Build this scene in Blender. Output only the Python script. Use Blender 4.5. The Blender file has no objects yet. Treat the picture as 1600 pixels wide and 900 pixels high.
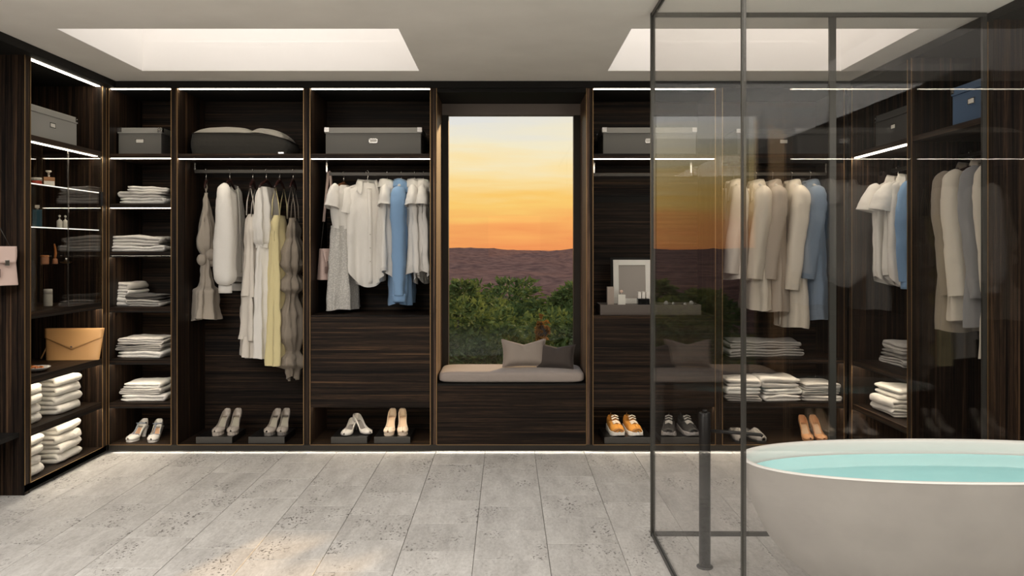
import bpy, math, random
from math import sin, cos, pi, radians as R
from mathutils import Vector, Matrix, noise

# ------------------------------------------------------------------ camera, sky, sun, lamps, exposure
scn = bpy.context.scene
COL = scn.collection
CY, CZ, FOC = -5.84, 1.486, 1250.0
cam = bpy.data.cameras.new('camera'); cam_o = bpy.data.objects.new('camera', cam); COL.objects.link(cam_o)
cam_o.location = (0, CY, CZ); cam_o.rotation_euler = (R(90), 0, 0)
cam.sensor_width = 36; cam.lens = 36 * FOC / 1600
cam.shift_x = 8 / 1600; cam.shift_y = -60 / 1600
cam.clip_start = .05; cam.clip_end = 6000
scn.camera = cam_o

def S(Y): return FOC / (Y - CY)
def wx(px, Y=0): return (px - 792) / S(Y)
def wz(py, Y=0): return CZ - (py - 390) / S(Y)

def build_world():
    w = bpy.data.worlds.new('sunset_sky'); scn.world = w; w.use_nodes = True
    nt = w.node_tree; N = nt.nodes; L = nt.links
    bg = N['Background']
    tc = N.new('ShaderNodeTexCoord'); sep = N.new('ShaderNodeSeparateXYZ')
    L.new(tc.outputs['Generated'], sep.inputs[0])
    mr = N.new('ShaderNodeMapRange'); mr.inputs[1].default_value = -.04; mr.inputs[2].default_value = .36
    # thin cloud bands bend the gradient
    mp = N.new('ShaderNodeMapping'); mp.inputs['Scale'].default_value = (3.0, 3.0, 34.0)
    mp.inputs['Rotation'].default_value = (0, R(3), 0)
    L.new(tc.outputs['Generated'], mp.inputs[0])
    ns = N.new('ShaderNodeTexNoise'); ns.inputs['Scale'].default_value = 2.2; ns.inputs['Detail'].default_value = 5
    L.new(mp.outputs[0], ns.inputs['Vector'])
    ad = N.new('ShaderNodeMath'); ad.operation = 'MULTIPLY_ADD'; ad.inputs[1].default_value = .075; ad.inputs[2].default_value = -.0375
    L.new(ns.outputs['Fac'], ad.inputs[0])
    a2 = N.new('ShaderNodeMath'); L.new(sep.outputs['Z'], a2.inputs[0]); L.new(ad.outputs[0], a2.inputs[1])
    L.new(a2.outputs[0], mr.inputs[0])
    cr = N.new('ShaderNodeValToRGB'); e = cr.color_ramp.elements
    stops = [(0, (.10, .07, .075)), (.09, (.16, .09, .085)), (.102, (.88, .30, .10)), (.18, (.97, .44, .13)), (.26, (1, .62, .17)),
             (.34, (.99, .76, .36)), (.417, (.93, .84, .60)), (.51, (.80, .79, .75)), (.75, (.72, .76, .82)), (1, (.60, .70, .84))]
    e[0].position, e[0].color = stops[0][0], stops[0][1] + (1,)
    e[1].position, e[1].color = stops[-1][0], stops[-1][1] + (1,)
    for p, c in stops[1:-1]:
        k = e.new(p); k.color = c + (1,)
    L.new(mr.outputs[0], cr.inputs[0]); L.new(cr.outputs[0], bg.inputs['Color'])
    bg.inputs['Strength'].default_value = .92
build_world()

def lamp(name, kind, loc, rot, energy, color, **kw):
    l = bpy.data.lights.new(name, kind); o = bpy.data.objects.new(name, l); COL.objects.link(o)
    o.location = loc; o.rotation_euler = rot; l.energy = energy; l.color = color
    for k, v in kw.items(): setattr(l, k, v)
    return o
# low evening sun: shines in through the window from front right
sd = Vector((-sin(R(24)) * cos(R(17)), -cos(R(24)) * cos(R(17)), -sin(R(17))))
sun = lamp('sun', 'SUN', (6, 14, 5), (0, 0, 0), 4.2, (1, .64, .30), angle=R(2.2))
sun.rotation_euler = sd.to_track_quat('-Z', 'Y').to_euler()
# unseen area lamps added under the ceiling, out of frame, to fill the room
for x, w, p in ((-2.25, 2.2, 158), (2.0, 1.9, 52)):
    lamp('ceiling_fill_light', 'AREA', (x, -4.6, 2.66), (0, 0, 0), p, (1, .955, .90), shape='RECTANGLE', size=w, size_y=2.8)
for x, p in ((-2.5, 36), (2.2, 52)):  # upward lamps, unseen, added to brighten the ceiling
    lamp('fill_uplight', 'AREA', (x, -4.6, 1.62), (R(180), 0, 0), p, (1, .95, .88), shape='RECTANGLE', size=1.2, size_y=2.2)
scn.view_settings.view_transform = 'Standard'; scn.view_settings.look = 'None'
scn.view_settings.exposure = 0.14; scn.view_settings.gamma = 1
scn.view_settings.use_curve_mapping = False

# ------------------------------------------------------------------ helpers
class MB:
    def __init__(s): s.v = []; s.f = []; s.m = []; s.mi = 0
    def add(s, vs, fs):
        o = len(s.v); s.v += [tuple(v) for v in vs]
        for f in fs: s.f.append(tuple(i + o for i in f)); s.m.append(s.mi)
        return s
    def box(s, x0, x1, y0, y1, z0, z1):
        vs = [(x, y, z) for z in (z0, z1) for y in (y0, y1) for x in (x0, x1)]
        return s.add(vs, [(0, 2, 3, 1), (4, 5, 7, 6), (0, 1, 5, 4), (2, 6, 7, 3), (0, 4, 6, 2), (1, 3, 7, 5)])
    def cbox(s, cx, cy, cz, sx, sy, sz):
        return s.box(cx - sx / 2, cx + sx / 2, cy - sy / 2, cy + sy / 2, cz - sz / 2, cz + sz / 2)
    def grid(s, fn, nu, nv, cu=False, cv=False):
        mu = nu if cu else nu + 1; mv = nv if cv else nv + 1
        vs = [fn(i / nu, j / nv) for j in range(mv) for i in range(mu)]
        fs = []
        for j in range(nv):
            for i in range(nu):
                i2 = (i + 1) % mu; j2 = (j + 1) % mv
                fs.append((j * mu + i, j * mu + i2, j2 * mu + i2, j2 * mu + i))
        return s.add(vs, fs)
    def tube(s, pts, r, n=8, flat=1.0, closed=False):
        pts = [Vector(p) for p in pts]; m = len(pts)
        rr = r if isinstance(r, (list, tuple)) else [r] * m
        vs = []; up = None
        for i, p in enumerate(pts):
            if closed: t = (pts[(i + 1) % m] - pts[i - 1]).normalized()
            else: t = (pts[min(i + 1, m - 1)] - pts[max(i - 1, 0)]).normalized()
            if up is None:
                up = Vector((0, 0, 1)) if abs(t.z) < .9 else Vector((0, 1, 0))
            a = t.cross(up)
            if a.length < 1e-5: a = t.cross(Vector((1, .3, 0)))
            a.normalize(); b = a.cross(t).normalized(); up = b
            for k in range(n):
                q = 2 * pi * k / n
                vs.append(p + a * cos(q) * rr[i] + b * sin(q) * rr[i] * flat)
        fs = []
        for i in range(m if closed else m - 1):
            j = (i + 1) % m
            for k in range(n):
                k2 = (k + 1) % n
                fs.append((i * n + k, i * n + k2, j * n + k2, j * n + k))
        if not closed:
            fs.append(tuple(range(n - 1, -1, -1))); fs.append(tuple((m - 1) * n + k for k in range(n)))
        return s.add(vs, fs)
    def lathe(s, prof, n=20, at=(0, 0, 0), sx=1, sy=1):
        m = len(prof); vs = []
        for r, z in prof:
            for k in range(n):
                q = 2 * pi * k / n
                vs.append((at[0] + r * cos(q) * sx, at[1] + r * sin(q) * sy, at[2] + z))
        fs = [(i * n + k, i * n + (k + 1) % n, (i + 1) * n + (k + 1) % n, (i + 1) * n + k) for i in range(m - 1) for k in range(n)]
        fs.append(tuple(range(n - 1, -1, -1))); fs.append(tuple((m - 1) * n + k for k in range(n)))
        return s.add(vs, fs)
    def xf(s, mat, start=0):
        for i in range(start, len(s.v)): s.v[i] = tuple(mat @ Vector(s.v[i]))
        return s
    def build(s, name, mats, parent=None, world=False, smooth=False, bevel=0, solid=0, sub=0, matrim=False):
        off = Vector((0, 0, 0))
        if world and parent is not None:
            p = parent
            while p is not None: off = off + p.location; p = p.parent
        me = bpy.data.meshes.new(name)
        me.from_pydata([tuple(Vector(v) - off) for v in s.v], [], s.f)
        if not isinstance(mats, (list, tuple)): mats = [mats]
        for m in mats: me.materials.append(m)
        if any(s.m): me.polygons.foreach_set('material_index', s.m)
        if smooth: me.polygons.foreach_set('use_smooth', [True] * len(me.polygons))
        me.update()
        o = bpy.data.objects.new(name, me); COL.objects.link(o)
        if parent is not None: o.parent = parent
        if sub:
            d = o.modifiers.new('sub', 'SUBSURF'); d.levels = d.render_levels = sub
        if solid:
            d = o.modifiers.new('solid', 'SOLIDIFY'); d.thickness = solid; d.offset = -1
            if matrim: d.material_offset = 1; d.material_offset_rim = 1
        if bevel:
            d = o.modifiers.new('bevel', 'BEVEL'); d.width = bevel; d.segments = 2; d.limit_method = 'ANGLE'
        return o

USED = {}
def tag(o, label, cat, group=None):
    if label in USED and not group: print('DUP LABEL', label)
    USED[label] = 1
    o['label'] = label; o['category'] = cat
    if group: o['group'] = group
    return o
def thing(name, label, cat, loc=(0, 0, 0), rz=0, group=None):
    o = bpy.data.objects.new(name, None); COL.objects.link(o)
    o.empty_display_size = .05
    o.location = loc; o.rotation_euler = (0, 0, rz)
    return tag(o, label, cat, group)
def struct(o): o['kind'] = 'structure'; return o
def stuff(o): o['kind'] = 'stuff'; return o
def kids(o): return [c for c in bpy.data.objects if c.parent is o]
def dup(root, label, loc, rz=None, group=None, mat=None):
    r = root.copy(); COL.objects.link(r); r.location = loc
    if rz is not None: r.rotation_euler = (0, 0, rz)
    for c in kids(root):
        d = c.copy(); COL.objects.link(d); d.parent = r
        for g in kids(c):
            h = g.copy(); COL.objects.link(h); h.parent = d
    return tag(r, label, root['category'], group or root.get('group'))

# ------------------------------------------------------------------ materials
MATS = {}
def newmat(name):
    m = bpy.data.materials.new(name); m.use_nodes = True
    return m, m.node_tree.nodes, m.node_tree.links, m.node_tree.nodes['Principled BSDF']
def plain(name, col, rough=.5, metal=0, bump=0, scale=200, spec=.5, **kw):
    if name in MATS: return MATS[name]
    m, N, L, b = newmat(name)
    b.inputs['Base Color'].default_value = (*col, 1); b.inputs['Roughness'].default_value = rough
    b.inputs['Metallic'].default_value = metal; b.inputs['Specular IOR Level'].default_value = spec
    for k, v in kw.items(): b.inputs[k].default_value = v
    if bump:
        n = N.new('ShaderNodeTexNoise'); n.inputs['Scale'].default_value = scale; n.inputs['Detail'].default_value = 3
        tc = N.new('ShaderNodeTexCoord'); L.new(tc.outputs['Object'], n.inputs['Vector'])
        bp = N.new('ShaderNodeBump'); bp.inputs['Strength'].default_value = bump; bp.inputs['Distance'].default_value = .003
        L.new(n.outputs['Fac'], bp.inputs['Height']); L.new(bp.outputs[0], b.inputs['Normal'])
    MATS[name] = m; return m
def cloth(name, col, weave=600, var=.10, bump=.25):
    if name in MATS: return MATS[name]
    m, N, L, b = newmat(name)
    tc = N.new('ShaderNodeTexCoord')
    n = N.new('ShaderNodeTexNoise'); n.inputs['Scale'].default_value = weave; n.inputs['Detail'].default_value = 2
    L.new(tc.outputs['Object'], n.inputs['Vector'])
    mx = N.new('ShaderNodeMixRGB'); mx.inputs[1].default_value = (*[c * (1 - var) for c in col], 1)
    mx.inputs[2].default_value = (*[min(1, c * (1 + var)) for c in col], 1)
    L.new(n.outputs['Fac'], mx.inputs[0]); L.new(mx.outputs[0], b.inputs['Base Color'])
    b.inputs['Roughness'].default_value = .9; b.inputs['Specular IOR Level'].default_value = .15
    b.inputs['Sheen Weight'].default_value = .15
    n2 = N.new('ShaderNodeTexNoise'); n2.inputs['Scale'].default_value = 28; n2.inputs['Detail'].default_value = 4
    L.new(tc.outputs['Object'], n2.inputs['Vector'])
    ad = N.new('ShaderNodeMath'); ad.operation = 'MULTIPLY_ADD'; ad.inputs[1].default_value = 3.0
    L.new(n2.outputs['Fac'], ad.inputs[0]); L.new(n.outputs['Fac'], ad.inputs[2])
    bp = N.new('ShaderNodeBump'); bp.inputs['Strength'].default_value = bump; bp.inputs['Distance'].default_value = .004
    L.new(ad.outputs[0], bp.inputs['Height']); L.new(bp.outputs[0], b.inputs['Normal'])
    MATS[name] = m; return m
def lace(name, col):
    if name in MATS: return MATS[name]
    m, N, L, b = newmat(name)
    tc = N.new('ShaderNodeTexCoord')
    v = N.new('ShaderNodeTexVoronoi'); v.inputs['Scale'].default_value = 95
    L.new(tc.outputs['Object'], v.inputs['Vector'])
    cr = N.new('ShaderNodeValToRGB'); cr.color_ramp.elements[0].position = .25; cr.color_ramp.elements[1].position = .55
    cr.color_ramp.elements[0].color = (*col, 1); cr.color_ramp.elements[1].color = (*[c * .74 for c in col], 1)
    L.new(v.outputs['Distance'], cr.inputs[0]); L.new(cr.outputs[0], b.inputs['Base Color'])
    b.inputs['Roughness'].default_value = .9
    bp = N.new('ShaderNodeBump'); bp.inputs['Strength'].default_value = .4; bp.inputs['Distance'].default_value = .003; bp.invert = True
    L.new(v.outputs['Distance'], bp.inputs['Height']); L.new(bp.outputs[0], b.inputs['Normal'])
    MATS[name] = m; return m
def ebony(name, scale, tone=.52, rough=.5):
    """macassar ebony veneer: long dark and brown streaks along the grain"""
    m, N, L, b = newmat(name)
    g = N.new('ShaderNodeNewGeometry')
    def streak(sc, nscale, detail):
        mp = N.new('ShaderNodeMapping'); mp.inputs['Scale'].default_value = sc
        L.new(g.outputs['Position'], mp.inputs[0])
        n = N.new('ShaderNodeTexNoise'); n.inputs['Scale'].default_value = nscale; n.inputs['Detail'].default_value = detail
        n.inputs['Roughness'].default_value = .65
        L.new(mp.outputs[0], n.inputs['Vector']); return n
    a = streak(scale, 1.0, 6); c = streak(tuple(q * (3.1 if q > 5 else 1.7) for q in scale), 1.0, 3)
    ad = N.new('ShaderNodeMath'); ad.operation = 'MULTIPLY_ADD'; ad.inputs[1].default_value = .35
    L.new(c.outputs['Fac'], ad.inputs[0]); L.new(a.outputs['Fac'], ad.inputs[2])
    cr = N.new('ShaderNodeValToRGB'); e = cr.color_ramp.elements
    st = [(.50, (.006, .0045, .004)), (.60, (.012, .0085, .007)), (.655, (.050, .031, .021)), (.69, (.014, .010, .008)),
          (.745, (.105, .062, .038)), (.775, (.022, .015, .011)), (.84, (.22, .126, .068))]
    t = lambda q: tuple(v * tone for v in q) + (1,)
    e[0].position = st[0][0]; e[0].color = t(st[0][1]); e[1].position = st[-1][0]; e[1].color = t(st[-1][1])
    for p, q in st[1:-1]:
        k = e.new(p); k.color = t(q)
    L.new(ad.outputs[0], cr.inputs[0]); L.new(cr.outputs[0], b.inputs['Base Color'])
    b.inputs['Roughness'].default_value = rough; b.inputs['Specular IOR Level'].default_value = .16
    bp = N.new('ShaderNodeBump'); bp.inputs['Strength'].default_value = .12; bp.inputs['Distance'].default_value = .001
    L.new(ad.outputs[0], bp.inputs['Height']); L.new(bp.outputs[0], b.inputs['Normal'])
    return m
W_H = ebony('ebony_horizontal', (.6, .6, 55))          # streaks run level
W_V = ebony('ebony_vertical', (55, 55, .6))            # streaks run upright
W_SX = ebony('ebony_shelf_crosswise', (.7, 40, 46))     # shelf boards, grain along x
W_SY = ebony('ebony_shelf_lengthwise', (46, .7, 46))     # shelf boards, grain along y
W_J = ebony('sunlit_ebony_jamb', (55, 55, .6), tone=2.4)  # ebony lightened: sunlight on the window jambs painted into the colour
W_BLACK = plain('black_stained_wood', (.012, .011, .010), .6, spec=.2)
BRASS = plain('brushed_brass', (.42, .27, .13), .38, .85)
BRONZE = plain('dark_bronze_metal', (.055, .05, .044), .38, .7)
METAL = plain('gunmetal_frame', (.075, .073, .066), .42, .6)
CHROME = plain('polished_steel', (.62, .60, .57), .22, 1)
BLACKM = plain('black_metal', (.018, .018, .018), .4, .4)
MORTAR = plain('tile_joint', (.13, .125, .12), .9)
WHITEWALL = plain('white_plaster_well', (.86, .84, .82), .85)

def emit(name, col, strength):
    m = bpy.data.materials.new(name); m.use_nodes = True; N = m.node_tree.nodes; N.clear()
    e = N.new('ShaderNodeEmission'); e.inputs[0].default_value = (*col, 1); e.inputs[1].default_value = strength
    o = N.new('ShaderNodeOutputMaterial'); m.node_tree.links.new(e.outputs[0], o.inputs[0]); return m
LED = emit('led_strip_light', (1, .88, .70), 12)
LED_SOFT = emit('led_strip_light_dimmed', (1, .86, .66), 12)
LED_FLOOR = emit('plinth_led_light', (1, .92, .78), 14)
SKYFILL = emit('skylight_fill_glow', (1, .93, .85), 2.45)  # added glow, stronger than the sky, to light the wells and room

def glass(name, tint, f0=.04, gain=.96):
    """clear sheet: straight-through transmission plus a mirror reflection that grows towards grazing angles"""
    m = bpy.data.materials.new(name); m.use_nodes = True; N = m.node_tree.nodes; L = m.node_tree.links; N.clear()
    lw = N.new('ShaderNodeLayerWeight'); lw.inputs['Blend'].default_value = .5
    pw = N.new('ShaderNodeMath'); pw.operation = 'POWER'; pw.inputs[1].default_value = 5
    L.new(lw.outputs['Facing'], pw.inputs[0])
    ma = N.new('ShaderNodeMath'); ma.operation = 'MULTIPLY_ADD'; ma.inputs[1].default_value = gain; ma.inputs[2].default_value = f0
    L.new(pw.outputs[0], ma.inputs[0])
    t = N.new('ShaderNodeBsdfTransparent'); t.inputs[0].default_value = (*tint, 1)
    g = N.new('ShaderNodeBsdfGlossy'); g.inputs['Roughness'].default_value = 0.0; g.inputs[0].default_value = (1, 1, 1, 1)
    mx = N.new('ShaderNodeMixShader'); L.new(ma.outputs[0], mx.inputs[0]); L.new(t.outputs[0], mx.inputs[1]); L.new(g.outputs[0], mx.inputs[2])
    o = N.new('ShaderNodeOutputMaterial'); L.new(mx.outputs[0], o.inputs[0]); MATS[name] = m; return m
G_WALL = glass('smoked_partition_glass', (.975, .97, .965), .012, .36)
G_CLEAR = glass('clear_glass', (.99, .99, .985), .018)
G_DOOR = glass('cabinet_door_glass', (.93, .92, .90))
def coloured_glass(name, col, rough=.05):
    if name in MATS: return MATS[name]
    m, N, L, b = newmat(name)
    b.inputs['Base Color'].default_value = (*col, 1); b.inputs['Roughness'].default_value = rough
    b.inputs['Transmission Weight'].default_value = .7; b.inputs['IOR'].default_value = 1.4
    MATS[name] = m; return m

def travertine():
    m, N, L, b = newmat('grey_travertine')
    g = N.new('ShaderNodeNewGeometry'); oi = N.new('ShaderNodeObjectInfo')
    sc = N.new('ShaderNodeMath'); sc.operation = 'MULTIPLY'; sc.inputs[1].default_value = 37
    L.new(oi.outputs['Random'], sc.inputs[0])
    cmb = N.new('ShaderNodeCombineXYZ'); L.new(sc.outputs[0], cmb.inputs[2])
    va = N.new('ShaderNodeVectorMath'); L.new(g.outputs['Position'], va.inputs[0]); L.new(cmb.outputs[0], va.inputs[1])
    def nz(scale, detail, vs=(1, 1, 1), rough=.6):
        mp = N.new('ShaderNodeMapping'); mp.inputs['Scale'].default_value = vs; L.new(va.outputs[0], mp.inputs[0])
        n = N.new('ShaderNodeTexNoise'); n.inputs['Scale'].default_value = scale; n.inputs['Detail'].default_value = detail
        n.inputs['Roughness'].default_value = rough
        L.new(mp.outputs[0], n.inputs['Vector']); return n.outputs['Fac']
    def ramp(src, a, c, lo=0, hi=1):
        r = N.new('ShaderNodeMapRange'); r.inputs[1].default_value = a; r.inputs[2].default_value = c
        r.inputs[3].default_value = lo; r.inputs[4].default_value = hi; L.new(src, r.inputs[0]); return r.outputs[0]
    def mul(a, c):
        r = N.new('ShaderNodeMath'); r.operation = 'MULTIPLY'; L.new(a, r.inputs[0])
        if hasattr(c, 'is_linked'): L.new(c, r.inputs[1])
        else: r.inputs[1].default_value = c
        return r.outputs[0]
    vein = nz(7, 5, (1.6, .35, 1)); fine = nz(60, 4, (1.2, .5, 1))
    spots = ramp(nz(75, 2, (1, .62, 1), .5), .58, .63)
    zone = ramp(nz(4.2, 3, (1, .55, 1)), .50, .63)
    pits = mul(spots, zone)
    few = mul(ramp(nz(120, 2, (1, .5, 1)), .66, .70), .5)
    mx = N.new('ShaderNodeMath'); mx.operation = 'MAXIMUM'; L.new(pits, mx.inputs[0]); L.new(few, mx.inputs[1])
    cr = N.new('ShaderNodeValToRGB'); e = cr.color_ramp.elements
    e[0].position = .36; e[0].color = (.38, .365, .35, 1); e[1].position = .68; e[1].color = (.60, .585, .565, 1)
    ad = N.new('ShaderNodeMath'); ad.operation = 'MULTIPLY_ADD'; ad.inputs[1].default_value = .45
    f2 = N.new('ShaderNodeMath'); f2.operation = 'MULTIPLY'; f2.inputs[1].default_value = .6
    L.new(vein, f2.inputs[0]); L.new(fine, ad.inputs[0]); L.new(f2.outputs[0], ad.inputs[2]); L.new(ad.outputs[0], cr.inputs[0])
    tv = ramp(oi.outputs['Random'], 0, 1, .93, 1.05)
    m1 = N.new('ShaderNodeVectorMath'); m1.operation = 'SCALE'; L.new(cr.outputs[0], m1.inputs[0]); L.new(tv, m1.inputs['Scale'])
    m2 = N.new('ShaderNodeMixRGB'); m2.inputs[2].default_value = (.12, .11, .10, 1)
    L.new(mul(mx.outputs[0], .92), m2.inputs[0]); L.new(m1.outputs[0], m2.inputs[1]); L.new(m2.outputs[0], b.inputs['Base Color'])
    b.inputs['Roughness'].default_value = .55; b.inputs['Specular IOR Level'].default_value = .35
    bp = N.new('ShaderNodeBump'); bp.inputs['Strength'].default_value = .5; bp.inputs['Distance'].default_value = .003; bp.invert = True
    L.new(mx.outputs[0], bp.inputs['Height']); L.new(bp.outputs[0], b.inputs['Normal'])
    return m
TRAV = travertine()
def plaster(name, c0, c1, scale=2.2, rough=.75):
    m, N, L, b = newmat(name)
    g = N.new('ShaderNodeNewGeometry'); n = N.new('ShaderNodeTexNoise'); n.inputs['Scale'].default_value = scale; n.inputs['Detail'].default_value = 6
    L.new(g.outputs['Position'], n.inputs['Vector'])
    cr = N.new('ShaderNodeValToRGB'); e = cr.color_ramp.elements; e[0].position = .35; e[0].color = (*c0, 1); e[1].position = .68; e[1].color = (*c1, 1)
    L.new(n.outputs['Fac'], cr.inputs[0]); L.new(cr.outputs[0], b.inputs['Base Color']); b.inputs['Roughness'].default_value = rough
    bp = N.new('ShaderNodeBump'); bp.inputs['Strength'].default_value = .08; bp.inputs['Distance'].default_value = .004
    L.new(n.outputs['Fac'], bp.inputs['Height']); L.new(bp.outputs[0], b.inputs['Normal'])
    return m
CEIL = plaster('grey_limewash_plaster', (.80, .765, .70), (.87, .835, .77))
REAR = plaster('dark_taupe_plaster', (.09, .08, .07), (.13, .115, .10))
STONE = plaster('matte_stone_composite', (.43, .41, .385), (.48, .46, .43), 5, .6)

# ------------------------------------------------------------------ room shell
HC = 2.715
def slab(name, boxes, mat):
    mb = MB()
    for b in boxes: mb.box(*b)
    return struct(mb.build(name, mat))
floor = slab('floor', [(-3.6, 3.2, -9.2, .8, -.16, -.008)], MORTAR)
# stone tiles: one object each over the part in view, the rest joined
TW, TL = .363, .40
def tile_geo(mb, x0, x1, y0, y1, c=.0018, g=.0012):
    x0 += g; x1 -= g; y0 += g; y1 -= g
    lo = [(x0, y0, -.012), (x1, y0, -.012), (x1, y1, -.012), (x0, y1, -.012)]
    mi = [(x0, y0, -c), (x1, y0, -c), (x1, y1, -c), (x0, y1, -c)]
    hi = [(x0 + c, y0 + c, 0), (x1 - c, y0 + c, 0), (x1 - c, y1 - c, 0), (x0 + c, y1 - c, 0)]
    fs = [(8, 9, 10, 11)]
    for a in (0, 4):
        for k in range(4): fs.append((a + k, a + (k + 1) % 4, a + 4 + (k + 1) % 4, a + 4 + k))
    mb.add(lo + mi + hi, fs)
tm = MB(); tile_geo(tm, -TW / 2, TW / 2, -TL / 2, TL / 2)
tile0 = None; rest = MB()
for k in range(-8, 8):
    x0 = -.523 + TW * k
    off = ((k * .37) % 1.0) * TL
    y = .5 - off
    if k == 1: y = -1.209 + TL * 4
    while y > -8.9:
        y0 = y - TL
        cx, cy = x0 + TW / 2, (y + y0) / 2
        if y0 < .02 and cy > -2.75 and -3.0 < cx < 2.5:
            if tile0 is None:
                o = tile0 = tm.build('tile', TRAV, floor)
            else:
                o = tile0.copy(); COL.objects.link(o)
            o.location = (cx, cy, 0)
        else: tile_geo(rest, x0, x0 + TW, y0, y)
        y = y0
stuff(rest.build('tile_field', TRAV, floor))

SK = [(-2.51, -.60), (.69, 2.30)]; SY0, SY1 = -1.39, -.335
slab('ceiling', [(-3.6, 3.2, -9.2, SY0, HC, HC + .2), (-3.6, 3.2, SY1, .8, HC, HC + .2), (-3.6, SK[0][0], SY0, SY1, HC, HC + .2),
                 (SK[0][1], SK[1][0], SY0, SY1, HC, HC + .2), (SK[1][1], 3.2, SY0, SY1, HC, HC + .2)], CEIL)
for i, (a, b) in enumerate(SK):
    t = struct(bpy.data.objects.new('window_%d' % (i + 2), None)); COL.objects.link(t); t.location = ((a + b) / 2, (SY0 + SY1) / 2, HC + .001)
    z0, z1 = HC + .201, 3.62
    for q in [(a - .03, a, SY0, SY1), (b, b + .03, SY0, SY1), (a - .03, b + .03, SY0 - .03, SY0), (a - .03, b + .03, SY1, SY1 + .03)]:
        MB().box(*q, z0, z1).build('well_wall', WHITEWALL, t, world=True)
    lin = MB()
    for q in [(a, a + .004, SY0, SY1), (b - .004, b, SY0, SY1), (a + .004, b - .004, SY0, SY0 + .004), (a + .004, b - .004, SY1 - .004, SY1)]:
        lin.box(*q, HC + .0005, HC + .2)
    lin.build('well_lining', WHITEWALL, t, world=True)
    MB().box(a - .03, b + .03, SY0 - .03, SY1 + .03, z1, z1 + .03).build('added_glow_panel', SKYFILL, t, world=True)  # unseen emissive cover added on top of the well in place of daylight
slab('wall_left', [(-3.6, -3.50, -9.2, .8, -.16, HC)], REAR)
slab('wall_right', [(3.08, 3.2, -9.2, .8, -.16, HC)], REAR)
slab('wall_back', [(-3.5, -.54, .58, .78, -.16, HC), (.615, 3.08, .58, .78, -.16, HC), (-.54, .615, .58, .78, -.16, .50), (-.54, .615, .58, .78, 2.60, HC)], REAR)
slab('wall_rear', [(-3.5, -.37, -9.2, -9.0, -.16, HC), (.67, 3.08, -9.2, -9.0, -.16, HC), (-.37, .67, -9.2, -9.0, -.16, .75), (-.37, .67, -9.2, -9.0, 2.16, HC)], REAR)
# dark header between the cabinets and the ceiling, and the plinth below them
slab('trim_1', [(-2.95, 2.505, -.012, .575, 2.664, HC - .001)], W_BLACK)
slab('trim_2', [(-3.49, -2.85, -6.5, -.013, 2.664, HC - .001)], W_BLACK)
slab('trim_3', [(2.50, 3.07, -2.6, -.013, 2.664, HC - .001)], W_BLACK)
slab('baseboard_back', [(-2.905, 2.48, -.002, .012, .018, .060)], BRONZE)
slab('baseboard_left', [(-2.93, -2.916, -1.004, -.003, .018, .060)], BRONZE)
slab('baseboard_right', [(2.49, 2.504, -1.66, -.003, .018, .060)], BRONZE)
t = thing('plinth_light', 'warm light strip hidden under the plinth of the back cabinets', 'light', (0, .03, .018))
MB().box(-2.88, 2.45, .013, .022, .019, .030).build('led_strip', LED_FLOOR, t, world=True)

# window
win = struct(bpy.data.objects.new('window_1', None)); COL.objects.link(win); win.location = (0, .47, .55)
XL, XR = -.511, .579
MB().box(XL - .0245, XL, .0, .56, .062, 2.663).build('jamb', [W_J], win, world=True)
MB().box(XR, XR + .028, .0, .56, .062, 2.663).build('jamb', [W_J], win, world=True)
MB().box(XL, XR, .0, .56, 2.634, 2.663).build('soffit', [W_BLACK], win, world=True)
TAUPE = plain('taupe_lintel', (.20, .165, .14), .6)
MB().box(XL + .001, XR - .001, .455, .53, 2.545, 2.633).build('lintel', TAUPE, win, world=True)
MB().box(XL + .001, -.46, .46, .53, .48, 2.545).build('frame_stile', BRONZE, win, world=True)
MB().box(.525, XR - .001, .46, .53, .48, 2.545).build('frame_stile', BRONZE, win, world=True)
MB().box(-.46, .525, .46, .53, .48, .535).build('frame_rail', BRONZE, win, world=True)
MB().box(-.46, .525, .49, .496, .535, 2.545).build('pane', G_CLEAR, win, world=True)

# ------------------------------------------------------------------ wardrobe units
ZT, ZB = 2.664, .062
D = .55
def brass_line(root, x, z0=ZB, z1=ZT):
    MB().box(x - .0022, x + .0022, -.004, -.0001, z0, z1).build('brass_edge', BRASS, root, world=True)
def back_unit(label, p0, x0, x1, p1, shelves=(), leds=(), backs=None):
    """unit facing the camera: clear interior x0..x1, side panels out to p0 and p1"""
    u = thing('wardrobe_unit', label, 'wardrobe', ((x0 + x1) / 2, .27, 0))
    MB().box(p0, x0, 0, D, ZB, ZT).build('side_panel', W_V, u, world=True)
    MB().box(x1, p1, 0, D, ZB, ZT).build('side_panel', W_V, u, world=True)
    brass_line(u, x0 - .0022); brass_line(u, x1 + .0022)
    for z0, z1 in (backs or [(ZB, ZT)]):
        MB().box(x0, x1, D - .02, D + .02, z0, z1).build('back_panel', W_H, u, world=True)
    MB().box(x0, x1, .0, D - .02, .02, ZB).build('bottom_board', W_SX, u, world=True)
    MB().box(x0, x1, -.003, -.0001, ZB - .003, ZB + .001).build('brass_edge', BRASS, u, world=True)
    sh = {}
    for z0, z1 in shelves:
        sh[z0] = MB().box(x0, x1, .004, D - .02, z0, z1).build('shelf', W_SX, u, world=True)
    for z, m in leds:
        if m is LED: MB().box(x0 + .004, x1 - .004, .010, .036, z - .004, z - .0002).build('led_strip', m, sh.get(z, u), world=True)
        else:
            MB().box(x0 + .001, x1 - .001, .004, .011, z - (.034 if z > 2 else .010), z - .0002).build('shelf_lip', W_BLACK, sh.get(z, u), world=True)
            MB().box(x0 + .004, x1 - .004, .0125, .050, z - .0085, z - .0002).build('led_strip', m, sh.get(z, u), world=True)
    return u
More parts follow.
